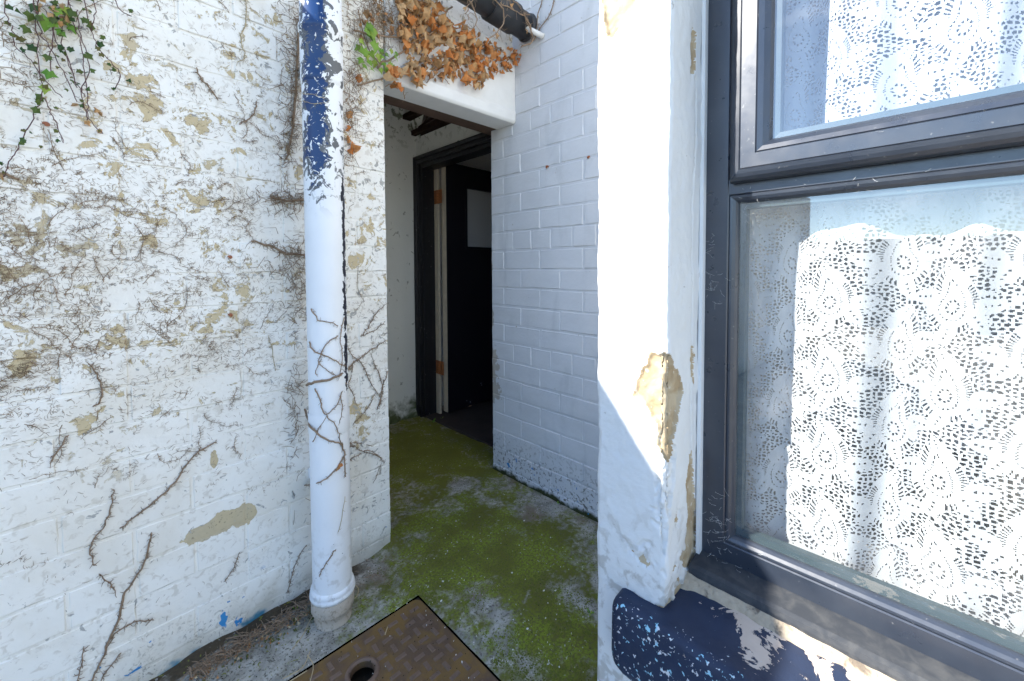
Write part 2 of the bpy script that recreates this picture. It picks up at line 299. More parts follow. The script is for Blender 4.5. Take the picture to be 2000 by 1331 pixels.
pk = n.ramp(n.math('ADD', n.noise(11, 8, 0.5, 0.66), n.math('MULTIPLY', n.ramp(Y, 0.33, 0.08), 0.14)), 0.655, 0.665); col = n.mix(pk, navy, n.mix(n.noise(30, 5), (0.44, 0.36, 0.30), (0.60, 0.52, 0.45)))
ed = n.math('SUBTRACT', 1.0, n.math('ABSOLUTE', n.math('DIVIDE', n.math('SUBTRACT', X, 0.662), 0.03)))
fl = n.ramp(n.math('ADD', n.math('MULTIPLY', n.math('MAXIMUM', ed, 0.0), 0.12), n.noise(130, 5, 0.4)), 0.712, 0.726); col = n.mix(fl, col, n.mix(n.ramp(n.noise(35, 3), 0.45, 0.55), (0.62, 0.64, 0.66), (0.28, 0.55, 0.68)))
M_SILL = n.out(col, 0.55, n.math('SUBTRACT', n.noise(40, 6), pk), 0.5, 0.004, 0.4)
n = N('window_glass'); t = n.t; gg = n.nd('ShaderNodeNewGeometry'); dt = n.nd('ShaderNodeVectorMath', operation='DOT_PRODUCT'); t.links.new(gg.outputs['Incoming'], dt.inputs[0]); t.links.new(gg.outputs['Normal'], dt.inputs[1])
ci = n.math('SUBTRACT', 1.0, n.math('ABSOLUTE', dt.outputs['Value'])); f2 = n.math('ADD', 0.17, n.math('MULTIPLY', n.math('POWER', ci, 5.0), 0.88), True)   # double glazing, four surfaces
tr = n.nd('ShaderNodeBsdfTransparent'); tr.inputs[0].default_value = (0.95, 0.97, 0.97, 1); gl = n.nd('ShaderNodeBsdfGlossy'); gl.inputs['Roughness'].default_value = 0.01
mx = n.nd('ShaderNodeMixShader'); t.links.new(f2, mx.inputs[0]); t.links.new(tr.outputs[0], mx.inputs[1]); t.links.new(gl.outputs[0], mx.inputs[2])
dd = n.nd('ShaderNodeBsdfDiffuse'); dd.inputs[0].default_value = (0.6, 0.6, 0.6, 1); mx2 = n.nd('ShaderNodeMixShader')
t.links.new(n.math('ADD', 0.015, n.math('MULTIPLY', n.ramp(n.noise(9, 6, 0.6), 0.52, 0.8), 0.10)), mx2.inputs[0]); t.links.new(mx.outputs[0], mx2.inputs[1]); t.links.new(dd.outputs[0], mx2.inputs[2])
t.links.new(mx2.outputs[0], t.nodes['Material Output'].inputs[0]); M_GLASS = n.m
n = N('white_lace'); t = n.t; d1 = n.nd('ShaderNodeBsdfDiffuse'); d1.inputs[0].default_value = (0.67, 0.69, 0.71, 1); d2 = n.nd('ShaderNodeBsdfTranslucent'); d2.inputs[0].default_value = (0.67, 0.69, 0.71, 1)
mx = n.nd('ShaderNodeMixShader'); mx.inputs[0].default_value = 0.35; t.links.new(d1.outputs[0], mx.inputs[1]); t.links.new(d2.outputs[0], mx.inputs[2]); t.links.new(mx.outputs[0], t.nodes['Material Output'].inputs[0]); M_LACE = n.m
def leafmat(name, a, b, c, rough=0.6, tl=0.3):
    n = N(name); oi = n.nd('ShaderNodeObjectInfo'); f = oi.outputs['Random']
    col = n.mix(n.ramp(f, 0.0, 0.5), a, b); col = n.mix(n.ramp(f, 0.5, 1.0), col, c); col = n.mix(n.math('MULTIPLY', n.noise(120, 4), 0.4), col, tuple(x * 0.55 for x in a))
    n.out(col, rough, n.noise(150, 4), 0.3, 0.002)
    ts = n.nd('ShaderNodeBsdfTranslucent'); n.t.links.new(col, ts.inputs[0]); mx = n.nd('ShaderNodeMixShader'); mx.inputs[0].default_value = tl
    n.t.links.new(n.b.outputs[0], mx.inputs[1]); n.t.links.new(ts.outputs[0], mx.inputs[2]); n.t.links.new(mx.outputs[0], n.t.nodes['Material Output'].inputs[0]); return n.m
M_DEAD = leafmat('dead_leaf_tan', (0.50, 0.30, 0.14), (0.70, 0.48, 0.26), (0.60, 0.34, 0.14))
M_ORANGE = leafmat('dead_leaf_orange', (0.62, 0.22, 0.055), (0.72, 0.31, 0.10), (0.64, 0.33, 0.13))
M_GREENL = leafmat('ivy_leaf_green', (0.12, 0.28, 0.035), (0.24, 0.42, 0.06), (0.38, 0.47, 0.08), 0.45)
M_DARKL = leafmat('creeper_leaf', (0.035, 0.085, 0.025), (0.10, 0.15, 0.03), (0.16, 0.13, 0.04), 0.5)
M_CRUMB = flat('crumpled_leaf', (0.36, 0.19, 0.085), 0.8, 0.55, 30)
M_STEM = flat('dead_ivy_stem', (0.27, 0.19, 0.125), 0.9, 0.5, 60)
M_ROOT = flat('ivy_rootlet', (0.27, 0.185, 0.115), 0.9, 0.6, 20)
M_STRAW = flat('straw', (0.45, 0.36, 0.22), 0.8, 0.4, 40)
M_PURPLE = flat('creeper_stem', (0.10, 0.045, 0.045), 0.7, 0.4, 40)
M_SNAIL = flat('snail_shell', (0.30, 0.10, 0.04), 0.4, 0.6, 90, 0.5)
M_FLAKE = flat('paint_flake', (0.70, 0.69, 0.66), 0.7, 0.2, 40)
M_WEB = flat('cobweb', (0.62, 0.62, 0.60), 0.8, 0.2, 40)
M_FARWALL = flat('far_wall_render', (0.36, 0.36, 0.36), 0.9, 0.15, 1)

# ================================================================== STRUCTURE
# ---- ground: one sheet, fine near the camera, reaching to the horizon, with an opening for the manhole cover
CX0, CX1, CY0, CY1 = 0.049, 0.651, 0.607, 1.062            # manhole opening
def axis(lo, hi, st, cuts):
    a = sorted(set([-900, -200, -60, -20, -8, -4, -2.2, -1.3] + [round(lo + i * st, 4) for i in range(int((hi - lo) / st) + 1)] + [3, 4, 8, 20, 60, 200, 900]))
    a = [v for v in a if not any(abs(v - c) < st * 0.55 for c in cuts)] + list(cuts); return sorted(a)
gx = axis(-0.6, 1.7, 0.016, [CX0 - 0.004, CX1 + 0.004]); gy = axis(-0.4, 2.5, 0.016, [CY0 - 0.004, CY1 + 0.004])
V = []; F = []
for y in gy:
    for x in gx:
        z = 0.0
        if -0.7 < x < 1.8 and -0.5 < y < 2.6:
            z = 0.006 * fbm(x * 3, y * 3, 0.3) + 0.0025 * fbm(x * 22, y * 22, 1.7, 3)
            dx = max(CX0 - x, x - CX1, 0); dy = max(CY0 - y, y - CY1, 0); k = min(1, math.hypot(dx, dy) / 0.05); z = z * (0.35 + 0.65 * k)
            wy = WO.y + (x - WO.x) * math.tan(WA); z += 0.018 * math.exp(-max(0, wy - 0.0 - y) / 0.035) * (x < 0.75) * (0.6 + 0.6 * fbm(x * 9, 0, 4))
        V.append((x, y, z))
nx = len(gx)
for j in range(len(gy) - 1):
    for i in range(nx - 1):
        mxx, myy = (gx[i] + gx[i + 1]) / 2, (gy[j] + gy[j + 1]) / 2
        if CX0 - 0.004 < mxx < CX1 + 0.004 and CY0 - 0.004 < myy < CY1 + 0.004: continue
        F.append((j * nx + i, j * nx + i + 1, (j + 1) * nx + i + 1, (j + 1) * nx + i))
kind(mesh_obj('ground', V, F, M_GROUND, smooth=True), 'structure', 'mossy concrete yard floor running into the passage')

# ---- bricks
def brick_mesh(name, L, H, seed, mat, depth=0.05, bev=0.006):
    r = random.Random(seed); nx_, nz_ = max(4, int(L / 0.028)), 4; V = []; F = []
    us = [0, bev / L] + [k / nx_ for k in range(1, nx_)] + [1 - bev / L, 1]; vs = [0, bev / H] + [k / nz_ for k in range(1, nz_)] + [1 - bev / H, 1]
    ox = r.random() * 50
    for v in vs:
        for u in us:
            e = 0.0
            if u in (0, 1): e = -bev
            if v in (0, 1): e = min(e, -bev)
            jx = 0.0022 * noise.noise(Vector((ox, v * 3, u * 3))) ; jz = 0.0022 * noise.noise(Vector((ox + 9, v * 3, u * 5)))
            V.append(((u - 0.5) * L + jx, e + 0.0022 * noise.noise(Vector((u * 3, v * 2, ox))) + 0.0012 * noise.noise(Vector((u * 9, v * 5, ox))), (v - 0.5) * H + jz))
    W_ = len(us)
    for b in range(len(vs) - 1):
        for a in range(W_ - 1): F.append((b * W_ + a, b * W_ + a + 1, (b + 1) * W_ + a + 1, (b + 1) * W_ + a))
    k = len(V); V += [(-L / 2, -depth, -H / 2), (L / 2, -depth, -H / 2), (L / 2, -depth, H / 2), (-L / 2, -depth, H / 2)]
    bo = list(range(W_)); to = [(len(vs) - 1) * W_ + a for a in range(W_)]; le = [b * W_ for b in range(len(vs))]; ri = [b * W_ + W_ - 1 for b in range(len(vs))]
    F += [tuple([k + 1] + bo[::-1] + [k]), tuple([k + 3] + to + [k + 2]), tuple([k] + le + [k + 3]), tuple([k + 2] + ri[::-1] + [k + 1])]
    me = bpy.data.meshes.new(name); me.from_pydata(V, [], F); me.update(); me.materials.append(mat)
    me.polygons.foreach_set('use_smooth', [True] * len(me.polygons)); me.set_sharp_from_angle(angle=R(24)); return me
_bc = {}
def brick(L, H, k, mat, bev):
    key = (round(L, 3), round(H, 4), k, mat.name)
    if key not in _bc: _bc[key] = brick_mesh('brick', L, H, hash(key[:3]) % 9999, mat, bev=bev)
    return _bc[key]

# ---- the white yard wall on the left (face along WE, facing WN)
wall = empty('brick_wall', 'flaking white painted brick yard wall on the left, overgrown with dead ivy rootlets', 'brick wall')
WTOP = 1.885; S_END = 0.600; CH = 0.0856; JT = 0.006
frame = Matrix(((WE.x, WN.x, 0, 0), (WE.y, WN.y, 0, 0), (0, 0, 1, 0), (0, 0, 0, 1)))
def wbrick(s0, s1, z0, h, k):
    me = brick(s1 - s0 - JT, h - JT, k, M_WALL, 0.0018)
    off = 0.0015 * random.uniform(-1, 1)
    inst('brick', me, Matrix.Translation(wallp((s0 + s1) / 2, z0 + h / 2, off)) @ frame, wall)
z = 0.003 - CH * 0.5; row = 0
while z < WTOP - 0.02:
    o = [0.07, 0.185, 0.02, 0.13][row % 4] + random.uniform(-.01, .01); s = S_END; e = s - (0.112 if row % 2 else 0.222)
    hd = (row % 6 == 3)
    while s > -0.80:
        top = 2.0
        wbrick(max(e, -0.9), s, z, min(CH, WTOP - z), random.randrange(3)); s = e; e = s - (0.112 if hd else 0.226)
    z += CH; row += 1
# core behind the bricks, and the plain run of the wall out of the picture to the left
mb = MB(); P = [wallp(-0.9, -.1, -0.0018), wallp(S_END - 0.004, -.1, -0.0018), wallp(S_END - 0.004, -.1, -0.13), wallp(-0.9, -.1, -0.13)]
T = [Vector((p.x, p.y, WTOP)) for p in P]; i = len(mb.v); mb.v += P + T; mb.f += [(0, 1, 5, 4), (1, 2, 6, 5), (2, 3, 7, 6), (3, 0, 4, 7), (4, 5, 6, 7)]
mb.obj('mortar', M_WALL, wall)
mb = MB(); P = [wallp(-5.0, -.1, 0), wallp(-0.9, -.1, 0), wallp(-0.9, -.1, -0.13), wallp(-5.0, -.1, -0.13)]
T = [Vector((p.x, p.y, WTOP)) for p in P]; mb.v += P + T; mb.f += [(0, 1, 5, 4), (1, 2, 6, 5), (2, 3, 7, 6), (3, 0, 4, 7), (4, 5, 6, 7)]
mb.obj('wall_run', M_WALL, wall)

# ---- the passage brick wall on the right (plane X = XW, facing -X)
XW = 1.345; BH = 0.0868
bw = empty('brick_wall', 'pale blue-white painted brick wall of the shaded passage, right of the doorway', 'brick wall')
bframe = Matrix(((0, -1, 0, 0), (-1, 0, 0, 0), (0, 0, 1, 0), (0, 0, 0, 1)))
T1 = [1.488, 1.396] + [1.396 - 0.2255 * k for k in range(1, 6)]; T2 = [1.488, 1.285] + [1.285 - 0.2245 * k for k in range(1, 6)]; TH = [1.488, 1.335] + [1.335 - 0.1123 * k for k in range(1, 10)]
seq = {0: T2, 1: T1, 2: TH, 3: T1, 4: T2, 5: T1}
for r_ in range(-1, 27):
    z0 = 0.0371 + r_ * BH; z1 = z0 + BH
    rr = 14 - r_                                        # rows counted down from just under the lintel
    J = seq[(rr + 0) % 6]
    for a, b in zip(J[:-1], J[1:]):
        if a < 0.5: break
        b = max(b, 0.42)
        if z1 < 0: continue
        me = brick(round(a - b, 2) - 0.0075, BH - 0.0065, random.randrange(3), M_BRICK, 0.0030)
        sx = (a - b - 0.0062) / (round(a - b, 2) - 0.0075)
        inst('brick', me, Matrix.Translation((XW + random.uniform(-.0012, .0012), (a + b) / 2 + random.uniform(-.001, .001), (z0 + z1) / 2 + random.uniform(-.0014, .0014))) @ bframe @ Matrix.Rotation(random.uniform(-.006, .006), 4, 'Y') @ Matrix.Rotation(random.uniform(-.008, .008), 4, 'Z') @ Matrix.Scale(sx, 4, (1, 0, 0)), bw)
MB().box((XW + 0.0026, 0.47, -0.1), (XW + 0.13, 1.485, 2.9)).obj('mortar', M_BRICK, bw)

# ---- passage beyond the doorway
ph = empty('outhouse', 'grey plastered lobby of the outhouse behind the doorway, with its sloping soffit', 'outhouse')
V = []; F = []; nx_ = 40; nz_ = 70
for j in range(nz_ + 1):
    for i in range(nx_ + 1):
        x = 0.45 + 1.06 * i / nx_; z = -0.05 + 2.48 * j / nz_
        V.append((x, 2.40 + 0.010 * fbm(x * 4, z * 3, 2) - 0.03 * math.exp(-max(z, 0) / 0.05) * (0.5 + fbm(x * 7, 3, 1)), z))
for j in range(nz_):
    for i in range(nx_): a = j * (nx_ + 1) + i; F.append((a, a + 1, a + nx_ + 2, a + nx_ + 1))
mesh_obj('plaster_wall', V, F, M_GREY, ph, True)
MB().box((0.40, 1.48, -0.05), (0.448, 2.42, 2.42)).obj('side_wall', M_GREY, ph)
DY0, DY1 = 1.64, 2.335                                     # door opening in the wall X = 1.5
mb = MB(); mb.box((1.50, 1.490, -.05), (1.60, DY0, 1.665)); mb.box((1.50, 1.490, 1.667), (1.60, 2.42, 1.862)); mb.box((1.50, DY1 + 0.002, -.05), (1.60, 2.398, 1.665)); mb.obj('door_wall', M_GREY, ph)
# sloping soffit with a broken-out hole along the wall head
sv = [(1.498, 1.50, 1.858), (1.498, 1.93, 1.858), (1.445, 1.97, 1.985), (1.41, 2.07, 2.07), (1.435, 2.18, 2.0), (1.475, 2.30, 1.905), (1.497, 2.34, 1.86), (1.497, 2.40, 1.86), (1.28, 2.40, 2.37), (1.28, 1.50, 2.37)]
mesh_obj('soffit', sv, [tuple(range(len(sv)))], M_GREY, ph)
mb = MB(); mb.box((1.46, 1.88, 1.87), (1.64, 2.39, 1.90)); mb.box((1.40, 1.88, 1.96), (1.64, 2.39, 1.99)); mb.box((1.36, 1.88, 2.09), (1.64, 2.39, 2.12))
mb.tube([(1.49, 1.95, 1.885), (1.47, 2.1, 1.93), (1.46, 2.3, 1.90)], [.008, .012, .006]); mb.tube([(1.46, 1.95, 1.95), (1.44, 2.1, 1.97), (1.47, 2.28, 1.90)], [.006, .01, .005]); mb.obj('rotten_lath', M_ROT, ph)
MB().box((0.40, 1.55, 2.372), (1.68, 2.5, 2.42)).obj('roof', M_ROT, ph)
# room behind the black door
rm = MB(); rm.box((1.602, 2.405, -.05), (2.9, 2.46, 2.3)); rm.box((2.9, 1.0, -.05), (2.95, 2.46, 2.3)); rm.box((1.602, 1.0, -.05), (2.9, 1.05, 2.3)); rm.obj('room_wall', M_ROOM, ph)
MB().box((1.602, 1.05, 1.93), (2.9, 2.405, 1.98)).obj('room_ceiling', M_ROOM, ph)
MB().box((1.505, 1.05, -.03), (2.9, 2.405, 0.012)).obj('room_floor', M_ROOMFLOOR, ph)
MB().box((1.605, 1.06, 0.012), (1.65, 1.61, 1.93)).obj('inner_wall', M_ROOM, ph)

# door frame
dr = empty('door', 'black outhouse door standing open in its moulded frame, with a white upper panel', 'door')
df = bpy.data.objects.new('door_frame', None); COL.objects.link(df); df.parent = dr; df['label'] = 'black moulded door frame with a cream hinge strip'
def frame_strip(name, prof, mat):   # U-shaped moulding round the opening; prof = list of (distance out from the opening, X)
    V = []; F = []; m = len(prof)
    for d, x in prof:
        V += [(x, DY1 + d, -0.01), (x, DY1 + d, 1.665 + d), (x, DY0 - d, 1.665 + d), (x, DY0 - d, -0.01)]
    for k in range(m - 1):
        for j in range(3): a = k * 4 + j; F.append((a, a + 1, a + 5, a + 4))
    return mesh_obj(name, V, F, mat, df)
frame_strip('architrave', [(0.012, 1.499), (0.012, 1.484), (0.022, 1.482), (0.026, 1.488), (0.042, 1.488), (0.045, 1.478), (0.058, 1.472), (0.066, 1.476), (0.068, 1.499)], M_BLACK)
frame_strip('jamb', [(0.012, 1.4985), (-0.012, 1.4985), (-0.012, 1.588), (-0.001, 1.588), (-0.001, 1.60)], M_BLACK)
MB().box((1.588, DY1 - 0.052, 0.012), (1.602, DY1 - 0.012, 1.66)).obj('hinge_strip', M_CREAM, df)
# open door leaf, hinged at the far side, swung into the room
LX0, LX1, LY0, LY1, LZ0, LZ1 = 1.612, 2.33, 2.222, 2.272, 0.03, 1.695
PX0, PX1, PZ0, PZ1 = 1.785, 2.20, 1.145, 1.545
mb = MB(); mb.box((LX0 + .003, LY0, LZ0), (PX0, LY1, LZ1)); mb.box((PX1, LY0, LZ0), (LX1, LY1, LZ1)); mb.box((PX0 + .001, LY0 + .001, PZ1), (PX1 - .001, LY1, LZ1 - .001)); mb.box((PX0 + .001, LY0 + .001, LZ0 + .001), (PX1 - .001, LY1, PZ0)); mb.obj('leaf', M_DOOR, dr)
MB().box((LX0, LY0 + .004, LZ0), (LX0 + .0025, LY1, LZ1)).obj('leaf_edge', M_CREAM, dr)
MB().box((PX0 - .002, LY0 + .018, PZ0 - .002), (PX1 + .002, LY0 + .030, PZ1 + .002)).obj('panel', M_PANEL, dr)
mb = MB()
for a, b in [((PX0 - .016, LY0 - .008, PZ0 - .016), (PX0, LY0 + .017, PZ1 + .016)), ((PX1, LY0 - .008, PZ0 - .016), (PX1 + .016, LY0 + .017, PZ1 + .016)), ((PX0, LY0 - .007, PZ1), (PX1, LY0 + .017, PZ1 + .016)), ((PX0, LY0 - .007, PZ0 - .016), (PX1, LY0 + .017, PZ0))]: mb.box(a, b)
mb.obj('panel_moulding', M_DOOR, dr)
for hz in (0.285, 1.425):
    h = MB().box((1.585, 2.232, hz), (1.5875, 2.318, hz + 0.09)).obj('hinge', M_RUST, dr)
    k = MB()
    for q in range(5): k.tube([(1.583, 2.277, hz + .018 * q + .001), (1.583, 2.277, hz + .018 * q + .017)], 0.0065, 8)
    k.obj('knuckle', M_RUST, h)

# ---- lintels over the doorway and the wall head above them
lt = empty('lintel', 'white painted concrete lintel bridging the passage doorway under the dead leaves', 'lintel')
def prism_x(prof, x0, x1, skew=0.0):   # prof of (y,z), extruded along X
    m = len(prof); V = [(x0, y, z) for y, z in prof] + [(x1, y + skew, z) for y, z in prof]
    F = [tuple(range(m))[::-1], tuple(range(m, 2 * m))] + [(k, (k + 1) % m, m + (k + 1) % m, m + k) for k in range(m)]; return V, F
LV, LF = prism_x([(1.329, 1.985), (1.329, 1.712), (1.325, 1.700), (1.327, 1.662), (1.335, 1.652), (1.447, 1.652), (1.447, 1.985)], 0.716, XW + 0.001, -0.010)
bevel(mesh_obj('beam', LV, LF, M_LINTEL, lt), 0.004)
tl = bevel(MB().box((0.60, 1.450, 1.658), (XW + .12, 1.535, 1.80)).obj('timber_lintel', M_TIMBER), 0.003)
tag(tl, 'bare brown timber lintel behind the white concrete one', 'timber lintel')
up = MB(); up.box((0.25, 1.336, 1.988), (XW + 0.001, 1.46, 2.75)); up.box((0.25, 1.336, WTOP + .001), (0.714, 1.46, 1.987)); up.box((0.720, 1.448, 1.802), (XW, 1.55, 2.75)); uo = up.obj('outhouse_wall', M_WALL); tag(uo, 'white painted outhouse wall head above the lintel, behind the black pipe', 'wall')

# ================================================================== HOUSE WALL WITH THE WINDOW
XP, YR, XF = 0.70, 0.3125, 0.85        # pillar face, reveal plane, window frame plane
YL = 0.461                             # far end of the pillar face
def to_sz(px, py):                     # arc position round the pillar corner (0 at the corner, + on the reveal) and height
    if px <= 1306: p = on(px, py, (XP, 0, 0), (1, 0, 0)); return (YR - p.y, p.z)
    p = on(px, py, (0, YR, 0), (0, 1, 0)); return (p.x - XP, p.z)
def pdist(x, y, P):
    b = 9.0
    for (x0, y0), (x1, y1) in zip(P, P[1:] + P[:1]):
        dx, dy = x1 - x0, y1 - y0; t = max(0, min(1, ((x - x0) * dx + (y - y0) * dy) / (dx * dx + dy * dy + 1e-12))); b = min(b, math.hypot(x - x0 - t * dx, y - y0 - t * dy))
    return b
CH1 = [to_sz(*p) for p in [(1270, 685), (1283, 690), (1292, 682), (1306, 690), (1318, 715), (1335, 748), (1332, 790), (1324, 830), (1313, 858), (1316, 885), (1306, 905), (1290, 880), (1284, 850), (1278, 820), (1262, 790), (1238, 770), (1246, 735), (1262, 712)]]
CH2 = [to_sz(*p) for p in [(1178, -60), (1177, 30), (1184, 62), (1190, 76), (1204, 62), (1216, 50), (1228, 32), (1238, 10), (1242, -60)]]
CH3 = [to_sz(*p) for p in [(1347, 900), (1352, 880), (1357, 930), (1360, 1000), (1362, 1060), (1352, 1105), (1338, 1098), (1326, 1090), (1340, 1070), (1344, 1000), (1341, 940)]]
CH4 = [to_sz(*p) for p in [(1262, 1178), (1290, 1190), (1310, 1170), (1322, 1185), (1345, 1150), (1352, 1180), (1310, 1215), (1280, 1200)]]
CH5 = [to_sz(*p) for p in [(1354, 60), (1360, 62), (1358, 140), (1352, 150), (1350, 110)]]
CH6 = [to_sz(*p) for p in [(1350, 680), (1356, 672), (1354, 760), (1350, 745)]]
CRACK = [to_sz(*p) for p in [(1359, 150), (1357, 290), (1353, 400), (1352, 520), (1352, 640), (1350, 760), (1351, 880)]]
ERO = [to_sz(*p) for p in [(1280, 870), (1322, 870), (1316, 960), (1308, 1020), (1300, 1090), (1285, 1010), (1278, 950)]]
hp = empty('house_wall', 'white rendered house wall with the sunlit pillar, chipped to tan at its corner', 'house wall')
ss = list(np.arange(-(YL - YR), 0.1501, 0.0025)); zs = list(np.arange(0.30, 1.90, 0.003)) 
ss = [-(YL - YR) - 0.55, -(YL - YR) - 0.10, -(YL - YR) - 0.02, -(YL - YR) - 0.006] + ss; zs = [-0.05, 0.1, 0.2] + zs + [2.1, 2.6, 3.2]
V = []; MK = []
for z in zs:
    for s in ss:
        if s < -(YL - YR):                      # far side of the pillar, running back to the brick wall
            d = -(YL - YR) - s; p = Vector((XP + d, YL, z)); nn = Vector((0, 1, 0))
        elif s <= 0: p = Vector((XP, YR - s, z)); nn = Vector((-1, 0, 0))
        else: p = Vector((XP + s, YR, z)); nn = Vector((0, -1, 0))
        rc = 0.010                               # soft corners
        if -rc < s < rc: nn = Vector((-1, -1, 0)).normalized(); p -= nn * (rc - abs(s)) * 0.42
        e = -(YL - YR)
        if e - rc < s < e + rc: nn = Vector((-1, 1, 0)).normalized(); p -= nn * (rc - abs(s - e)) * 0.42
        h = 0.0032 * fbm(s * 9, z * 9, 5.5) + 0.0010 * fbm(s * 45, z * 45, 2.2)
        js = 0.008 * fbm(s * 48, z * 48, 8.1, 2); jz = 0.010 * fbm(s * 42, z * 42, 3.3, 2); mk = 0
        q = (s + js, z + jz)
        C = next((C for C in (CH1, CH2) if inpoly(q[0], q[1], C)), None)
        if C: mk = 1; k_ = min(1.0, pdist(q[0], q[1], C) / 0.0035); h = h * (1 - k_) - k_ * (0.0065 + 0.003 * fbm(s * 40, z * 40, 7, 3) + 0.004 * fbm(s * 14, z * 14, 4))
        elif any(inpoly(q[0], q[1], C) for C in (CH3, CH4, CH5, CH6)): mk = 1; h -= 0.004 + 0.002 * fbm(s * 50, z * 50, 7)
        elif inpoly(q[0], q[1], ERO): h += -0.005 + 0.006 * fbm(s * 55, z * 55, 1)
        elif z < 0.56 and s > -0.09 and fbm(s * 30, z * 30, 6.2) > 0.42 - (0.56 - z) * 0.8: h -= 0.003; mk = 1 if fbm(s * 30, z * 30, 6.2) > 0.62 - (0.56 - z) * 0.8 else 0
        if s > 0.06:
            for (s0, z0), (s1, z1) in zip(CRACK[:-1], CRACK[1:]):
                if min(z0, z1) <= z <= max(z0, z1):
                    sc_ = s0 + (s1 - s0) * (z - z0) / (z1 - z0) + 0.003 * fbm(0, z * 60, 2)
                    if abs(s - sc_) < 0.0022: h -= 0.004
        V.append(p + nn * h); MK.append(mk)
W_ = len(ss); F = []; FM = []
for j in range(len(zs) - 1):
    for i in range(W_ - 1):
        a = j * W_ + i; F.append((a, a + 1, a + W_ + 1, a + W_)[::-1]); FM.append(1 if MK[a] + MK[a + 1] + MK[a + W_] + MK[a + W_ + 1] >= 2 else 0)
mesh_obj('pillar', V, F, [M_RENDER, M_TAN], hp, True, FM)
RW0 = -1.05                                        # right end of the window opening
mb = MB(); mb.box((XP, -4.0, -.05), (XP + 0.3, RW0, 3.2)); mb.box((XP, RW0, 2.25), (XP + 0.3, YR - 0.004, 3.2)); mb.box((XP + 0.003, RW0, -0.05), (XP + 0.3, YR - .001, 0.30)); mb.obj('wall_panel', M_RENDER, hp)
# dim room behind the window
mb = MB(); mb.box((3.2, -2.5, -.05), (3.3, 0.45, 2.8)); mb.box((1.01, -2.6, -.05), (3.2, -2.5, 2.8)); mb.box((1.01, 0.40, -.05), (3.2, 0.45, 2.8)); mb.box((1.01, -2.5, -.05), (3.2, 0.40, 0.0)); mb.box((1.01, -2.5, 2.75), (3.2, 0.40, 2.8))
mb.box((0.88, YR + 0.02, 0.30), (1.01, YR + 0.06, 2.3)); mb.box((0.912, RW0, 0.30), (1.15, YR, 0.411)); mb.obj('room', M_ROOM, hp)

# stone sill, painted navy
V = []; F = []; prof = [(XP + 0.20, 0.386), (0.80, 0.384), (0.72, 0.381), (0.672, 0.378), (0.664, 0.374), (0.660, 0.366), (0.657, 0.33), (0.657, 0.27), (0.660, 0.25), (0.668, 0.238), (0.72, 0.236), (0.85, 0.23)]
ys = [0.404, 0.400, 0.392, 0.380] + list(np.arange(0.375, -1.1, -0.012))
pf = []                                            # refine the profile
for (x0, z0), (x1, z1) in zip(prof[:-1], prof[1:]):
    k = max(1, int(math.hypot(x1 - x0, z1 - z0) / 0.010)); pf += [(x0 + (x1 - x0) * t / k, z0 + (z1 - z0) * t / k) for t in range(k)]
pf.append(prof[-1])
for iy, y in enumerate(ys):
    ins = [0.014, 0.006, 0.002, 0.0][iy] if iy < 4 else 0
    for x, z in pf:
        h = 0.0025 * fbm(x * 20, y * 20, z * 20) + 0.001 * fbm(x * 70, y * 70, z * 70)
        V.append((x + ins * (x < 0.7) + h * (x < 0.69), y, z + h * (z > 0.37) - ins * (z > 0.33) + ins * (z < 0.33)))
m = len(pf)
for j in range(len(ys) - 1):
    for i in range(m - 1): a = j * m + i; F.append((a, a + 1, a + m + 1, a + m))
F.append(tuple(range(m))[::-1])
sill = mesh_obj('window_sill', V, F, M_SILL, None, True); tag(sill, 'navy painted stone window sill, peeling, at the foot of the pillar', 'window sill')
# mortar bed under the plastic sill
V = []; F = []
for k, y in enumerate(np.arange(YR + 0.004, -1.05, -0.012)):
    w_ = 0.004 + 0.007 * fbm(y * 20, 1, 0) + 0.012 * math.exp(-(YR - y) / 0.03)
    V += [(0.815, y, 0.405), (0.795 - w_ * .4, y, 0.397 + 0.003 * fbm(y * 40, 0, 3)), (0.790 - w_, y, 0.3855), (0.790 - w_ - .004, y, 0.380)]
    if k: a = (k - 1) * 4; F += [(a + q, a + q + 1, a + q + 5, a + q + 4) for q in range(3)]
mesh_obj('mortar_bed', V, F, M_MORTAR, sill, True)

# ---- the window
win = empty('window', 'dark plastic casement window right of the pillar, with a netted upper light', 'window')
WZ0, WZ1 = 0.41, 2.24
def ring(name, y0, y1, z0, z1, prof, mat, parent, smooth=False):   # mitred ring swept round a rectangle; prof of (inset, X); y0 > y1
    V = []; F = []; m = len(prof)
    for d, x in prof: V += [(x, y0 - d, z0 + d), (x, y0 - d, z1 - d), (x, y1 + d, z1 - d), (x, y1 + d, z0 + d)]
    for k in range(m - 1):
        for j in range(4): a = k * 4 + j; b = k * 4 + (j + 1) % 4; F.append((a, b, b + 4, a + 4))
    o = mesh_obj(name, V, F, mat, parent, smooth); return o
WYL, WYR = YR - 0.001, RW0 + 0.001
of = ring('outer_frame', WYL, WYR, WZ0, WZ1, [(0.0, 0.91), (0.0, 0.853), (0.002, 0.850), (0.046, 0.850), (0.048, 0.852), (0.048, 0.91)], M_UPVC, win)
TZ0, TZ1 = 1.136, 1.166
bevel(MB().box((0.8515, WYR + .046, TZ0), (0.91, WYL - .046, TZ1)).obj('transom', M_UPVC, win), 0.0015)
def bead(r0, m): return [(r0, 0.8535), (r0 + 0.002, 0.852), (r0 + 0.006, 0.8525), (r0 + 0.011, 0.8555), (r0 + 0.0145, 0.860), (r0 + 0.016, 0.864)]
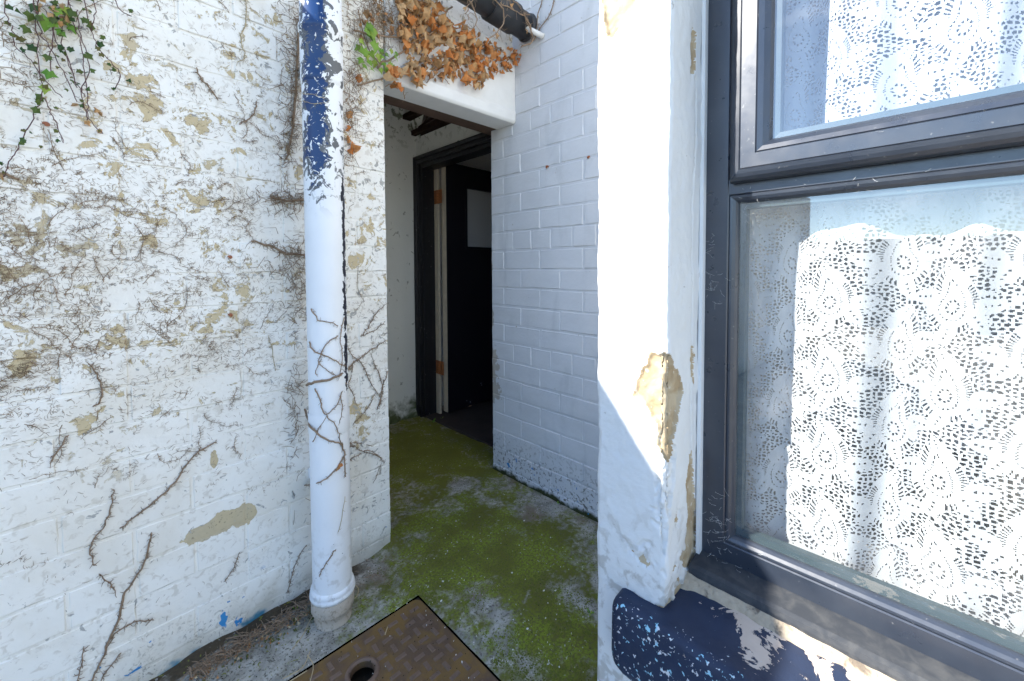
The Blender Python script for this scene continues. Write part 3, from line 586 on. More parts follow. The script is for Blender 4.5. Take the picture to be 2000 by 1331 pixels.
def light(y0, y1, z0, z1, nm):
    ring('glazing_bead', y0, y1, z0, z1, bead(0.0005, 0), M_UPVC, win)
    ring('spacer_bar', y0, y1, z0, z1, [(0.0165, 0.8655), (0.0168, 0.868), (0.026, 0.8685), (0.027, 0.876), (0.0265, 0.89)], M_SPACER, win)
    g = MB().poly([(0.8645, y0 - .012, z0 + .012), (0.8645, y1 + .012, z0 + .012), (0.8645, y1 + .012, z1 - .012), (0.8645, y0 - .012, z1 - .012)]).obj('pane', M_GLASS, win); return g
light(WYL - 0.0475, WYR + 0.0475, WZ0 + 0.0475, TZ0, 1)
# opening top sash, standing proud of the frame
SY0, SY1, SZ0, SZ1 = WYL - 0.054, WYR + 0.054, 1.155, WZ1 - 0.02
sh = ring('sash', SY0, SY1, SZ0, SZ1, [(0.001, 0.8495), (0.0, 0.838), (0.002, 0.829), (0.007, 0.823), (0.013, 0.820), (0.019, 0.8185), (0.0205, 0.8205), (0.022, 0.8185), (0.045, 0.8185), (0.0465, 0.8205), (0.048, 0.819), (0.056, 0.822), (0.064, 0.830), (0.068, 0.8365)], M_UPVC, win)
ring('spacer_bar', SY0, SY1, SZ0, SZ1, [(0.0685, 0.838), (0.069, 0.840), (0.078, 0.8405), (0.079, 0.848), (0.0785, 0.865)], M_SPACER, win)
MB().poly([(0.837, SY0 - .064, SZ0 + .064), (0.837, SY1 + .064, SZ0 + .064), (0.837, SY1 + .064, SZ1 - .064), (0.837, SY0 - .064, SZ1 - .064)]).obj('pane', M_GLASS, win)
V, F = [], []
PS = [(0.90, 0.423), (0.849, 0.421), (0.806, 0.416), (0.799, 0.412), (0.797, 0.404), (0.797, 0.390), (0.801, 0.388), (0.84, 0.387)]
for y in (WYL - 0.0005, WYR): V += [(x, y, z) for x, z in PS]
m = len(PS); F = [(k, k + 1, m + k + 1, m + k) for k in range(m - 1)] + [tuple(range(m))]
mesh_obj('plastic_sill', V, F, M_DUSTY, win)
MB().box((0.836, YR - 0.0075, 0.405), (0.8515, YR - 0.0005, 2.24)).obj('sealant', M_LINTEL, win)
# interior window board
MB().box((0.915, WYR, 0.412), (1.14, WYL + .02, 0.432)).obj('window_board', M_PANEL, win)

# ---- lace curtain: a real sheet with its holes cut out
G = 0.0015; YC0, YC1, ZC0, ZC1 = 0.335, -0.36, 0.440, 2.15
nu = int((YC0 - YC1) / G); nv = int((ZC1 - ZC0) / G)
uu = (np.arange(nu) + 0.5) * G * 1.22; vv = (np.arange(nv) + 0.5) * G
U, VV = np.meshgrid(uu, vv); LK = 1.22; TW, THt = 0.150 * LK, 0.116 * LK
U2 = U + 0.004 * np.sin(VV * 9); hole = np.zeros(U.shape, bool)
# ground net: uneven cells
def voro(px, py, sx, sy, seed):
    g = np.random.default_rng(seed); jt = g.random((64, 64, 2)) * 0.75 + 0.125
    ix = np.floor(px / sx).astype(int); iy = np.floor(py / sy).astype(int); f1 = np.full(px.shape, 9.); f2 = np.full(px.shape, 9.)
    for a in (-1, 0, 1):
        for b in (-1, 0, 1):
            j = jt[(ix + a) % 64, (iy + b) % 64]; d = np.hypot(px / sx - (ix + a + j[..., 0]), py / sy - (iy + b + j[..., 1]))
            f2 = np.where(d < f1, f1, np.minimum(f2, d)); f1 = np.minimum(f1, d)
    return f1, f2
f1, f2 = voro(U2, VV, 0.0088, 0.0066, 3); net = (f2 - f1) > 0.36
hole |= net
for j in range(-1, int(ZC1 / THt) + 2):
    for i in range(-1, int(nu * G * 1.22 / TW) + 2):
        for half in (0, 1):
            cx = i * TW + half * TW / 2; cy = j * THt + half * THt / 2 + 0.01; sg = -1 if half else 1
            a0 = np.searchsorted(uu, cx - 0.075 * LK); a1 = np.searchsorted(uu, cx + 0.075 * LK); b0 = np.searchsorted(vv, cy - 0.075 * LK); b1 = np.searchsorted(vv, cy + 0.075 * LK)
            if a1 <= a0 or b1 <= b0: continue
            p = (U2[b0:b1, a0:a1] - cx) * sg / LK; q = (VV[b0:b1, a0:a1] - cy) / LK; hh = hole[b0:b1, a0:a1]
            tilt = 0.5; p, q = p * math.cos(tilt) + q * math.sin(tilt), -p * math.sin(tilt) + q * math.cos(tilt)
            d = np.full(p.shape, 9.)
            for k in range(12):                       # paisley: circles along a hooked path
                t = k / 11; a = 1.9 * t; c = (0.024 * math.sin(a) * t, 0.046 * t - 0.012 - 0.010 * t * t); d = np.minimum(d, np.hypot(p - c[0], q - c[1]) - 0.021 * (1 - t)**0.75 - 0.002)
            th = np.arctan2(q, p)
            # bars around the paisley, then solid body
            bars = (d > 0.0012) & (d < 0.0085); hh[bars] = False; hh[bars & (np.cos(th * 40) > 0.25) & (np.sin(th * 3 + 0.7) > -0.55)] = True
            hh[(d >= 0.0085) & (d < 0.0105)] = False
            for (lx, ly, an, la, lb) in [(-0.036, 0.014, 2.5, 0.017, 0.0085), (-0.034, -0.010, 3.6, 0.017, 0.0085), (-0.012, -0.044, 4.6, 0.016, 0.009), (0.038, -0.016, 5.7, 0.018, 0.009), (0.028, 0.030, 0.6, 0.012, 0.007)]:
                e1 = ((p - lx) * math.cos(an) + (q - ly) * math.sin(an)) / la; e2 = (-(p - lx) * math.sin(an) + (q - ly) * math.cos(an)) / (lb * (1.15 - 0.45 * e1)); le = np.hypot(e1, e2)
                hh[le < 1.0] = False; hh[(np.abs(e2) < 0.13) & (np.abs(e1) < 0.6) & (np.cos(e1 * 16) > 0.55)] = True
            hh[d <= 0.0012] = False
            hh[(d < -0.0062) & (d > -0.0080) & (np.cos(th * 30) > 0.35)] = True
            ey = np.hypot((p - 0.0) / 0.8, q + 0.010); hh[(np.abs(ey - 0.0085) < 0.0017) & (np.cos(np.arctan2(q + 0.010, p) * 9) > 0.0)] = True
            hole[b0:b1, a0:a1] = hh
hole[:3] = False
yy = YC0 - np.arange(nu + 1) * G; zz = ZC0 + np.arange(nv + 1) * G; YY, ZZ = np.meshgrid(yy, zz)
drop = (ZC1 - ZZ)
XX = 0.935 + 0.013 * np.sin(YY * 40 + 1.2 * np.sin(ZZ * 1.7)) * (0.55 + 0.3 * drop) + 0.004 * np.sin(YY * 97 + 1.3 + ZZ * 2.9) + 0.008 * np.sin(YY * 17 + ZZ * 3.0)
YV = YY + 0.006 * np.sin(ZZ * 4 + YY * 30)
vid = np.arange((nu + 1) * (nv + 1)).reshape(nv + 1, nu + 1)
Q = np.stack([vid[:-1, :-1], vid[1:, :-1], vid[1:, 1:], vid[:-1, 1:]], -1)[~hole]
used = np.unique(Q); remap = np.full(vid.size, -1, np.int64); remap[used] = np.arange(len(used)); Q = remap[Q]
co = np.stack([XX, YV, ZZ], -1).reshape(-1, 3)[used]
me = bpy.data.meshes.new('lace_curtain'); me.vertices.add(len(co)); me.vertices.foreach_set('co', co.astype(np.float32).ravel())
me.loops.add(Q.size); me.loops.foreach_set('vertex_index', Q.astype(np.int32).ravel()); me.polygons.add(len(Q))
me.polygons.foreach_set('loop_start', np.arange(0, Q.size, 4, dtype=np.int32)); me.update(calc_edges=True); me.validate()
me.polygons.foreach_set('use_smooth', np.ones(len(Q), bool)); me.materials.append(M_LACE)
lc = bpy.data.objects.new('lace_curtain', me); COL.objects.link(lc); tag(lc, 'white paisley lace net curtain hanging behind the window panes', 'curtain')

# ---- low far wall across the yard, seen only as a reflection in the panes
fw = MB().box((-9.3, -9, -.1), (-9.0, 12, 1.52)).obj('boundary_wall', M_FARWALL); tag(fw, 'low grey boundary wall on the far side of the yard', 'wall')

# ================================================================== DRAINPIPE
dp = empty('drainpipe', 'tall white drainpipe flaking to navy blue, standing against the yard wall', 'drainpipe')
MB().lathe(PIPE, [(PR, 0.07), (PR, 0.57), (PR, 0.58)], 48).obj('lower_pipe', M_PIPE, dp, True)
MB().lathe(PIPE, [(PR + .0005, 0.543), (PR + .0016, 0.546), (PR + .0016, 0.600), (PR + .001, 0.603)], 48).obj('joint_sleeve', M_PIPE, dp, True)
MB().lathe(PIPE, [(PR - .0005, 0.59), (PR - .0005, 1.50)], 48).obj('upper_pipe', M_PIPE, dp, True)
MB().lathe(PIPE, [(PR - .0005, 1.495), (PR + .002, 1.50), (PR + .003, 1.508), (PR + .002, 1.515), (PR + .002, 1.63), (PR + .005, 1.634), (PR + .005, 1.648), (PR + .001, 1.652), (PR + .001, 2.5)], 48).obj('top_pipe', M_PIPE, dp, True)
MB().lathe(PIPE, [(PR + .001, 0.074), (PR + .006, 0.076), (PR + .0085, 0.082), (PR + .008, 0.087), (PR + .005, 0.090), (PR + .007, 0.094), (PR + .005, 0.102), (PR, 0.104)], 48).obj('collar', M_PIPE, dp, True)
V_ = MB().lathe(PIPE, [(PR - .004, -0.03), (PR - .003, 0.01), (PR - .002, 0.032), (PR + .003, 0.036), (PR + .005, 0.040), (PR + .005, 0.07), (PR + .003, 0.0735), (PR - .01, 0.074)], 48); cs = V_.obj('clay_socket', M_CLAY, dp, True)
mb = MB()
for zb in (1.56, 0.36): MB().box((PIPE.x - .012, PIPE.y + PR - .004, zb), (PIPE.x + .012, 1.318, zb + .03)).obj('bracket', M_PIPE, dp)

# ---- black waste pipe above the lintel
bp = empty('waste_pipe', 'black plastic waste pipe running over the lintel into the brick wall', 'pipe')
PA, PB = Vector((0.25, 1.225, 2.07)), Vector((1.318, 1.225, 2.03))
MB().tube([PA, PB], 0.052, 28).obj('pipe', M_BLACKPIPE, bp, True)
MB().tube([PA.lerp(PB, 0.80), PA.lerp(PB, 0.805), PA.lerp(PB, 0.925), PA.lerp(PB, 0.93)], [0.053, 0.060, 0.060, 0.053], 28).obj('socket', M_BLACKPIPE, bp, True)
MB().tube([PB + Vector((-0.01, 0, 0)), PB + Vector((0.005, 0, 0)), PB + Vector((0.012, 0, 0))], [0.0525, 0.058, 0.050], 28).obj('end_cap', M_BLACKPIPE, bp, True)
a = on(1022, 52, (0, 1.20, 0), (0, 1, 0)); b = on(1062, 72, (XW, 0, 0), (1, 0, 0))
st = MB().tube([a, b], 0.011, 12).obj('overflow_pipe', M_LINTEL, None, True); tag(st, 'short white overflow pipe poking from the brick wall beside the black pipe', 'pipe')

# ================================================================== MANHOLE COVER
mc = empty('manhole_cover', 'rusty brown iron manhole cover with a raised tread pattern, set in the yard', 'manhole cover')
def rrect(x0, x1, y0, y1, r, n=6):
    P = []
    for cx, cy, a0 in [(x1 - r, y1 - r, 0), (x0 + r, y1 - r, 90), (x0 + r, y0 + r, 180), (x1 - r, y0 + r, 270)]:
        for k in range(n + 1): a = R(a0 + 90 * k / n); P.append((cx + r * math.cos(a), cy + r * math.sin(a)))
    return P
HC = ground(708, 1313); HR = 0.029
import bmesh
bm = bmesh.new()
outer = rrect(CX0 + .0005, CX1 - .0005, CY0 + .0005, CY1 - .0005, 0.022); circ = [(HC.x + HR * math.cos(2 * math.pi * k / 28), HC.y + HR * math.sin(2 * math.pi * k / 28)) for k in range(28)]
ed = []
for loop in (outer, circ):
    vs_ = [bm.verts.new((x, y, 0.0)) for x, y in loop]; ed += [bm.edges.new((vs_[k], vs_[(k + 1) % len(vs_)])) for k in range(len(vs_))]
bmesh.ops.triangle_fill(bm, use_beauty=True, edges=ed)
g = bmesh.ops.extrude_face_region(bm, geom=bm.faces[:]); bmesh.ops.translate(bm, vec=(0, 0, -0.016), verts=[v for v in g['geom'] if isinstance(v, bmesh.types.BMVert)])
bmesh.ops.recalc_face_normals(bm, faces=bm.faces[:])
me = bpy.data.meshes.new('plate'); bm.to_mesh(me); bm.free(); me.materials.append(M_IRON); o = bpy.data.objects.new('plate', me); COL.objects.link(o); o.parent = mc; o.location.z = -0.001
kr = MB(); n_ = 32
for k in range(n_):
    a = 2 * math.pi * k / n_; kr.v += [(HC.x + (HR + .0005) * math.cos(a), HC.y + (HR + .0005) * math.sin(a), -0.0005), (HC.x + (HR + .003) * math.cos(a), HC.y + (HR + .003) * math.sin(a), 0.0032), (HC.x + (HR + .010) * math.cos(a), HC.y + (HR + .010) * math.sin(a), 0.0030), (HC.x + (HR + .012) * math.cos(a), HC.y + (HR + .012) * math.sin(a), -0.0012)]
for k in range(n_):
    i = 4 * k; j = 4 * ((k + 1) % n_)
    for q in range(3): kr.f.append((i + q, j + q, j + q + 1, i + q + 1))
kr.obj('keyhole_rim', M_TREAD, mc, True)
tm = bpy.data.meshes.new('tread'); a_, b_, h_ = 0.0145, 0.0062, 0.0034
tm.from_pydata([(-a_, -b_, 0), (a_, -b_, 0), (a_, b_, 0), (-a_, b_, 0), (-a_ + .003, -b_ + .002, h_), (a_ - .003, -b_ + .002, h_), (a_ - .003, b_ - .002, h_), (-a_ + .003, b_ - .002, h_)], [], [(4, 5, 6, 7), (0, 1, 5, 4), (1, 2, 6, 5), (2, 3, 7, 6), (3, 0, 4, 7)]); tm.materials.append(M_TREAD)
px_ = 0.0345
for i in range(int((CX1 - CX0 - .05) / px_)):
    for j in range(int((CY1 - CY0 - .05) / px_)):
        x = CX1 - 0.032 - i * px_; y = CY1 - 0.032 - j * px_
        if math.hypot(x - HC.x, y - HC.y) < HR + 0.024 or y < CY0 + .02: continue
        inst('tread', tm, Matrix.Translation((x, y, -0.0012 - random.random() * .0012)) @ Matrix.Rotation(R(90 if (i + j) % 2 else 0) + random.uniform(-.05, .05), 4, 'Z'), mc)
pit = MB().box((CX0 - .02, CY0 - .02, -0.09), (CX1 + .02, CY1 + .02, -0.045)).obj('pit', M_DIRT, mc)
mb = MB(); mb.box((CX0 - .0035, CY0 - .0035, -0.045), (CX1 + .0035, CY0 + .001, -0.006)); mb.box((CX0 - .0035, CY1 - .001, -0.045), (CX1 + .0035, CY1 + .0035, -0.006)); mb.box((CX0 - .0035, CY0 + .001, -0.045), (CX0 + .001, CY1 - .001, -0.006)); mb.box((CX1 - .001, CY0 + .001, -0.045), (CX1 + .0035, CY1 - .001, -0.006)); mb.obj('frame_seat', M_DIRT, mc)

# ================================================================== IVY, ROOTLETS, LITTER
def leaf_mesh(seed, mat, curl, lob=0.5):
    r = random.Random(seed); P = []
    for a, rad in [(-90, 0.22), (-55, 0.62), (-20, 0.50), (12, 0.85), (45, 0.60), (90, 1.05), (135, 0.60), (168, 0.85), (200, 0.50), (235, 0.62)]:
        a = R(a + r.uniform(-7, 7)); rad *= r.uniform(0.85, 1.12); rad = 0.62 + (rad - 0.62) * (0.5 + lob); P.append((rad * math.cos(a), rad * math.sin(a)))
    V = [(0, 0, 0)] + [(x * .5, y * .5, 0) for x, y in P] + [(x, y, 0) for x, y in P]; n_ = len(P)
    F = [(0, 1 + k, 1 + (k + 1) % n_) for k in range(n_)] + [(1 + k, 1 + n_ + k, 1 + n_ + (k + 1) % n_, 1 + (k + 1) % n_) for k in range(n_)]
    fold = r.uniform(0.35, 1.25) * curl; kx = r.uniform(-1.5, 1.6) * curl; tw = r.uniform(-1.1, 1.1) * curl; W = []
    for x, y, z in V:
        z = -abs(x) * fold + kx * y * y * 0.55 + tw * x * y + 0.28 * curl * noise.noise(Vector((x * 3, y * 3, seed)))
        sx = max(.55, 1 - 0.30 * curl * abs(fold)); W.append((x * sx * 0.5, y * 0.5, z * 0.5))
    me = bpy.data.meshes.new('leaf'); me.from_pydata(W, [], F); me.update(); me.materials.append(mat); me.polygons.foreach_set('use_smooth', [True] * len(me.polygons)); return me
L_TAN = [leaf_mesh(k, M_DEAD, 1.35, 0.25) for k in range(9)]; L_OR = [leaf_mesh(k + 20, M_ORANGE, 1.2, 0.15) for k in range(9)]
L_GR = [leaf_mesh(k + 40, M_GREENL, 0.4, 0.6) for k in range(5)]; L_CR = [leaf_mesh(k + 60, M_DARKL, 0.5, 0.5) for k in range(5)]
def place_leaf(meshes, p, size, parent, nrm=WN, tilt=0.6, roll=None):
    n_ = (Vector(nrm) + Vector((random.uniform(-tilt, tilt), random.uniform(-tilt, tilt), random.uniform(-tilt * .6, tilt)))).normalized()
    q = n_.to_track_quat('Z', 'Y').to_matrix().to_4x4(); ang = roll if roll is not None else random.gauss(math.pi, 0.55)
    return inst('leaf', random.choice(meshes), Matrix.Translation(p) @ q @ Matrix.Rotation(ang, 4, 'Z') @ Matrix.Scale(size, 4), parent)
def hairs(mb, pts, dens, ln, rad=0.0006):       # short broken rootlets along a stem
    for k in range(len(pts) - 1):
        seg = pts[k + 1] - pts[k]
        for _ in range(max(0, int(dens * seg.length + random.random()))):
            p = pts[k] + seg * random.random(); d = Vector((random.gauss(0, 1), random.gauss(0, .3), random.gauss(0, 1))).normalized() * ln * random.uniform(.4, 1.3)
            d += WN * 0.002; mid = p + d * .5 + Vector((random.gauss(0, 1), 0, random.gauss(0, 1))) * ln * .18; mb.tube([p, mid, p + d], [rad, rad * .9, rad * .5], 3, False)

# traced stems on the yard wall; each one a thing of its own
STEMS = [
 ([(423, 865), (390, 880), (360, 915), (335, 950), (300, 982), (270, 1005), (235, 1032)], .0026, 'long dead ivy stem slanting down left of the drainpipe, below the flaked patches', M_STEM),
 ([(222, 955), (216, 990), (205, 1025), (180, 1060), (177, 1082), (188, 1105)], .0018, 'hooked dead ivy stem on clean white bricks at the lower left', M_STEM),
 ([(195, 1122), (212, 1137), (225, 1158)], .0014, 'short dead ivy twig just below the hooked stem', M_STEM),
 ([(296, 1040), (286, 1090), (263, 1132), (241, 1165), (236, 1202), (216, 1242), (204, 1280), (188, 1310), (170, 1350)], .0030, 'bushy dead ivy stem running down to the bottom edge of the yard wall', M_STEM),
 ([(302, 1210), (262, 1216), (226, 1238), (212, 1262)], .0016, 'bristly side twig branching right from the bushy lower stem', M_STEM),
 ([(237, 1275), (214, 1302), (192, 1336)], .0016, 'lowest forked twig beside the bushy stem at the wall foot', M_STEM),
 ([(466, 1080), (456, 1110), (436, 1138)], .0013, 'small bristly twig on the wall under the big tan flaked patch', M_STEM),
 ([(163, 1265), (159, 1300), (148, 1336)], .0013, 'thin upright twig at the very foot of the yard wall', M_STEM),
 ([(598, 1065), (576, 1105), (562, 1158)], .0014, 'thin dead stem close to the left side of the drainpipe foot', M_STEM),
 ([(490, 470), (528, 480), (560, 496), (600, 497)], .0042, 'thick pointed root reaching left from behind the drainpipe', M_STEM),
 ([(528, 384), (560, 392), (600, 391)], .0050, 'stubby hairy root left of the drainpipe, above the pointed one', M_STEM),
 ([(598, -20), (584, 60), (580, 140), (577, 200), (570, 260), (560, 310)], .0042, 'matted upright ivy root in the gap left of the drainpipe top', M_STEM),
 ([(482, -10), (478, 50), (470, 75), (478, 110), (462, 122)], .0015, 'pale wavy dead stem at the top of the yard wall', M_STRAW),
 ([(382, 130), (395, 158), (410, 172), (425, 195)], .0022, 'short dark dead stem on the upper yard wall, left one of a pair', M_STEM),
 ([(500, 196), (496, 222), (478, 238), (468, 244)], .0022, 'curved dark stem scrap on the upper yard wall, right of the pair', M_STEM),
 ([(176, 712), (192, 738), (200, 760), (196, 785), (180, 795)], .0022, 'dead stem bent like an elbow in the middle of the yard wall', M_STEM),
 ([(132, 850), (115, 878), (96, 906)], .0018, 'straight twig below the large tan flake on the left', M_STEM),
 ([(524, 655), (532, 685), (538, 725)], .0012, 'single straw coloured stalk on the wall left of the drainpipe', M_STRAW),
 ([(-10, 330), (12, 342), (40, 352)], .0030, 'brown root end at the left edge of the picture', M_STEM),
 ([(752, 595), (735, 612), (718, 640), (708, 658)], .0017, 'upper dead twig on the white strip right of the drainpipe', M_STEM),
 ([(752, 628), (728, 648), (702, 657)], .0014, 'second dead twig right of the drainpipe, close under the upper one', M_STEM),
 ([(752, 666), (728, 682), (706, 698), (688, 712), (670, 734)], .0020, 'third dead twig rising right from the drainpipe knot', M_STEM),
 ([(675, 660), (685, 690), (708, 712), (722, 745), (742, 775)], .0016, 'dead twig sloping down from the pipe to the doorway edge', M_STEM),
 ([(728, 705), (742, 735), (748, 765), (740, 792)], .0016, 'forked dead twig hanging at the doorway edge', M_STEM),
 ([(757, 725), (748, 755), (742, 785), (736, 800)], .0018, 'twisted dead twig clump at the doorway edge, mid height', M_STEM),
 ([(733, 770), (716, 800), (690, 830)], .0014, 'dead twig under the doorway-edge clump', M_STEM),
 ([(685, 868), (710, 882), (735, 890), (752, 905)], .0014, 'dead twig below the knot, pointing to the doorway', M_STEM),
 ([(745, 905), (735, 930), (728, 945)], .0011, 'lowest thin twig near the doorway edge', M_STEM),
 ([(700, 520), (698, 560), (712, 590)], .0010, 'faint vertical tendril on the strip beside the doorway', M_STEM)]
for pts, r, lab, mt in STEMS:
    P = spline([onwall(x, y, 0.004) for x, y in pts], 4); P = [p + Vector((random.gauss(0, .0012), 0, random.gauss(0, .0012))) for p in P]
    mb = MB(); m = len(P); mb.tube(P, [r * .78 * (0.65 + 0.35 * math.sin(math.pi * (k + 1) / (m + 1))) for k in range(m)], 6)
    hairs(mb, P, 300 if r > .0012 else 60, 0.010 if r < .004 else 0.03, 0.0008)
    o = mb.obj('ivy_stem', mt, None, True); tag(o, lab, 'ivy stem', 'dead ivy stems on the yard wall')

# vines clinging round the drainpipe
vine = empty('dead_vine', 'tangle of bare brown vines wrapped round the lower half of the drainpipe', 'vine')
VN = [([(600, 752), (620, 746), (645, 742), (668, 730), (685, 715)], .0038), ([(604, 668), (615, 688), (635, 695), (655, 705), (672, 715), (680, 725)], .0020), ([(608, 604), (620, 625), (640, 630), (660, 637)], .0017),
 ([(660, 657), (640, 668), (628, 690), (622, 710), (640, 725), (656, 735)], .0015), ([(615, 760), (625, 780), (630, 800), (640, 815), (655, 830), (662, 850), (668, 868)], .0018), ([(596, 800), (606, 832), (625, 852), (645, 862), (668, 868), (690, 872)], .0030),
 ([(668, 868), (672, 890), (660, 912), (642, 932), (620, 945), (594, 948)], .0022), ([(672, 890), (676, 930), (678, 970)], .0020), ([(665, 770), (668, 800), (664, 826)], .0012), ([(690, 705), (684, 740), (668, 768), (655, 795), (640, 810)], .0018), ([(620, 735), (618, 722), (628, 700)], .0012),
 ([(612, 862), (622, 838), (638, 815)], .0013), ([(676, 748), (690, 770), (697, 792)], .0014), ([(655, 1075), (640, 1095), (628, 1115), (625, 1125)], .0016), ([(660, 1040), (668, 1010), (675, 970)], .0010), ([(655, 915), (700, 888), (720, 880), (745, 895)], .0016), ([(668, 868), (700, 866), (728, 872)], .0015),
 ([(590, 182), (612, 186), (634, 192)], .0009), ([(592, 198), (612, 203), (640, 202)], .0009), ([(672, 620), (664, 660), (668, 700), (662, 740)], .0012)]
for pts, r in VN:
    P = spline([onpipe(x, y, 0.003) if x < 678 else onwall(x, y, 0.012) for x, y in pts], 4); P = [p + Vector((random.gauss(0, .0012), random.gauss(0, .0008), random.gauss(0, .0012))) for p in P]
    mb = MB(); mb.tube(P, [r * (1 - 0.4 * k / len(P)) for k in range(len(P))], 6); hairs(mb, P, 170 if r > .001 else 20, 0.008); mb.obj('stem', M_STEM if r > .001 else M_STRAW, vine, True)
place_leaf(L_OR, onpipe(659, 915, 0.006), 0.026, vine); place_leaf(L_OR, onpipe(663, 912, 0.008), 0.020, vine)

# rootlets left all over the wall by pulled-off ivy
mb = MB()
def dens(px, py):
    if px > 672:
        d = 0.42 if py < 1000 else 0.1
    else:
        d = np.interp(py, [0, 120, 330, 400, 560, 720, 790, 900, 1000, 1331], [.34, .40, .55, 1.0, 1.0, .85, .42, .26, .12, .05]); d *= np.interp(px, [0, 420, 600], [1, 1, .62])
    return d * max(0.0, min(1.25, 0.5 + 1.9 * (noise.noise(Vector((px / 95, py / 75, 3.1))) + .28)))
def rootlet(p, a, L, k, r):
    P = [p]
    for q in range(3):
        P.append(P[-1] + (WE * math.cos(a) + Vector((0, 0, math.sin(a)))) * L / 1.5 + WN * random.uniform(-.0005, .0009)); a += k * L / 1.5
    mb.tube(P, [r, r, r * .8, r * .4], 3, False)
cnt = 0; tries = 0
while cnt < 330 and tries < 20000:                     # trails: a thin runner with rootlets on both sides
    tries += 1; px = random.uniform(-220, 752); py = random.uniform(-30, 1150)
    if random.random() > dens(px, py): continue
    p = onwall(px, py, 0.0012); a = 2.2 * noise.noise(Vector((px / 160, py / 160, 9.0))) + random.choice([0.2, -1.2, 1.3, 2.6]) + random.gauss(0, .4)
    n_ = random.randrange(4, 12); T_ = [p]; bare_ = random.random() < .45; sp = random.uniform(.006, .011)
    for q in range(n_):
        a += random.gauss(0, .32); d = WE * math.cos(a) + Vector((0, 0, math.sin(a))); p = p + d * sp; T_.append(p)
        if p.z > 1.87 or p.x > 0.70: break
        for _ in range(random.randrange(1, 5)): rootlet(p + d * random.uniform(-.005, .005), a + random.choice([-1, 1]) * random.uniform(.5, 1.7), random.uniform(.0022, .0062), random.gauss(0, 110), random.uniform(.00028, .0005))
    if not bare_ and len(T_) > 2: mb.tube(T_, [.0007 * (1 - .5 * k / len(T_)) for k in range(len(T_))], 4, False)
    cnt += 1
cnt = 0; tries = 0
while cnt < 10500 and tries < 160000:                    # loose ones
    tries += 1; px = random.uniform(-220, 755); py = random.uniform(-40, 1250)
    if random.random() > dens(px, py) ** 1.5: continue
    p = onwall(px, py, 0.0012)
    if p.z > 1.88: continue
    rootlet(p, 2.6 * noise.noise(Vector((px / 130, py / 130, 9.0))) + random.gauss(0.25, 0.75), random.uniform(.002, .0065), random.gauss(0, 100), random.uniform(.00028, .0005)); cnt += 1
for _ in range(1300):                                   # mats of fibre beside the pipe
    c = random.choice([(572, 60, 14, 60), (574, 170, 12, 60), (566, 270, 10, 40), (560, 392, 26, 12), (566, 500, 24, 22), (578, 560, 10, 40), (740, 30, 36, 36), (735, 60, 30, 30), (690, 120, 14, 60), (745, 20, 34, 30), (720, 20, 26, 30), (770, 40, 30, 30), (682, 240, 10, 60), (690, 180, 10, 40), (760, 45, 26, 30), (574, 800, 8, 80)])
    px, py = random.gauss(c[0], c[2]), random.gauss(c[1], c[3])
    p = onwall(px, py, random.uniform(.002, .022)); d = Vector((random.gauss(0, 1), random.gauss(0, .35), random.gauss(0, 1.2))).normalized() * random.uniform(.015, .045); b = Vector((random.gauss(0, 1), random.gauss(0, .2), random.gauss(0, 1))) * .006
    mb.tube([p, p + d * .5 + b, p + d], [.0009, .0008, .0004], 3, False)
kind(mb.obj('ivy_rootlets', M_ROOT, None, True), 'stuff', 'dry brown ivy rootlets stuck all over the white yard wall')

# dead ivy over the lintel
di = empty('dead_ivy', 'mass of curled orange-brown dead ivy leaves hanging over the white lintel', 'ivy')
R1 = [(775, -30), (850, -30), (870, 30), (930, 62), (985, 92), (1032, 88), (1030, 112), (1000, 138), (962, 142), (950, 168), (925, 176), (905, 150), (868, 150), (820, 160), (792, 128), (800, 106), (786, 60)]
R2 = [(758, 132), (782, 126), (790, 150), (784, 176), (760, 178)]; R0 = [(808, 70), (832, 100), (850, 120), (838, 132), (815, 112)]; R3 = [(940, 88), (960, 96), (962, 110), (942, 112)]
def onlint(px, py, off): return on(px, py, (0, 1.322 - off, 0), (0, 1, 0))
leaves = 0; t_ = 0
while leaves < 290 and t_ < 9000:
    t_ += 1; px = random.uniform(755, 1040); py = random.uniform(-25, 180)
    if not (inpoly(px, py, R1) or (inpoly(px, py, R2) and random.random() < .8)): continue
    if (inpoly(px, py, R0) or inpoly(px, py, R3)) and random.random() < .85: continue
    off = random.uniform(.006, .06); orange = random.random() < np.interp(px, [840, 910, 980], [.18, .55, 1.0])
    if px < 795 and py > 125: orange = random.random() < .7
    sz = random.uniform(.034, .074) * (0.8 if orange and px > 960 else 1.0)
    place_leaf(L_OR if orange else L_TAN, onlint(px, py, off), sz, di, (0, -1, 0.1), 0.55); leaves += 1
xs_v = []; xs_f = []
for _ in range(420):                                   # the small crumpled leaves behind, too many to pick apart
    while True:
        px = random.uniform(700, 1040); py = random.uniform(-25, 172)
        if inpoly(px, py, R1) or (px < 800 and py < 70 and random.random() < .35): break
    me_ = random.choice(L_TAN); mt_ = Matrix.Translation(onlint(px, py, random.uniform(.002, .03))) @ (Vector((random.uniform(-.9, .9), -1, random.uniform(-.6, .9))).normalized().to_track_quat('Z', 'Y').to_matrix().to_4x4()) @ Matrix.Rotation(random.gauss(math.pi, .8), 4, 'Z') @ Matrix.Scale(random.uniform(.018, .036), 4)
    i = len(xs_v); xs_v += [mt_ @ v.co for v in me_.vertices]; xs_f += [tuple(i + q for q in p_.vertices) for p_ in me_.polygons]
kind(mesh_obj('crumpled_leaves', xs_v, xs_f, M_CRUMB, di, True), 'stuff')
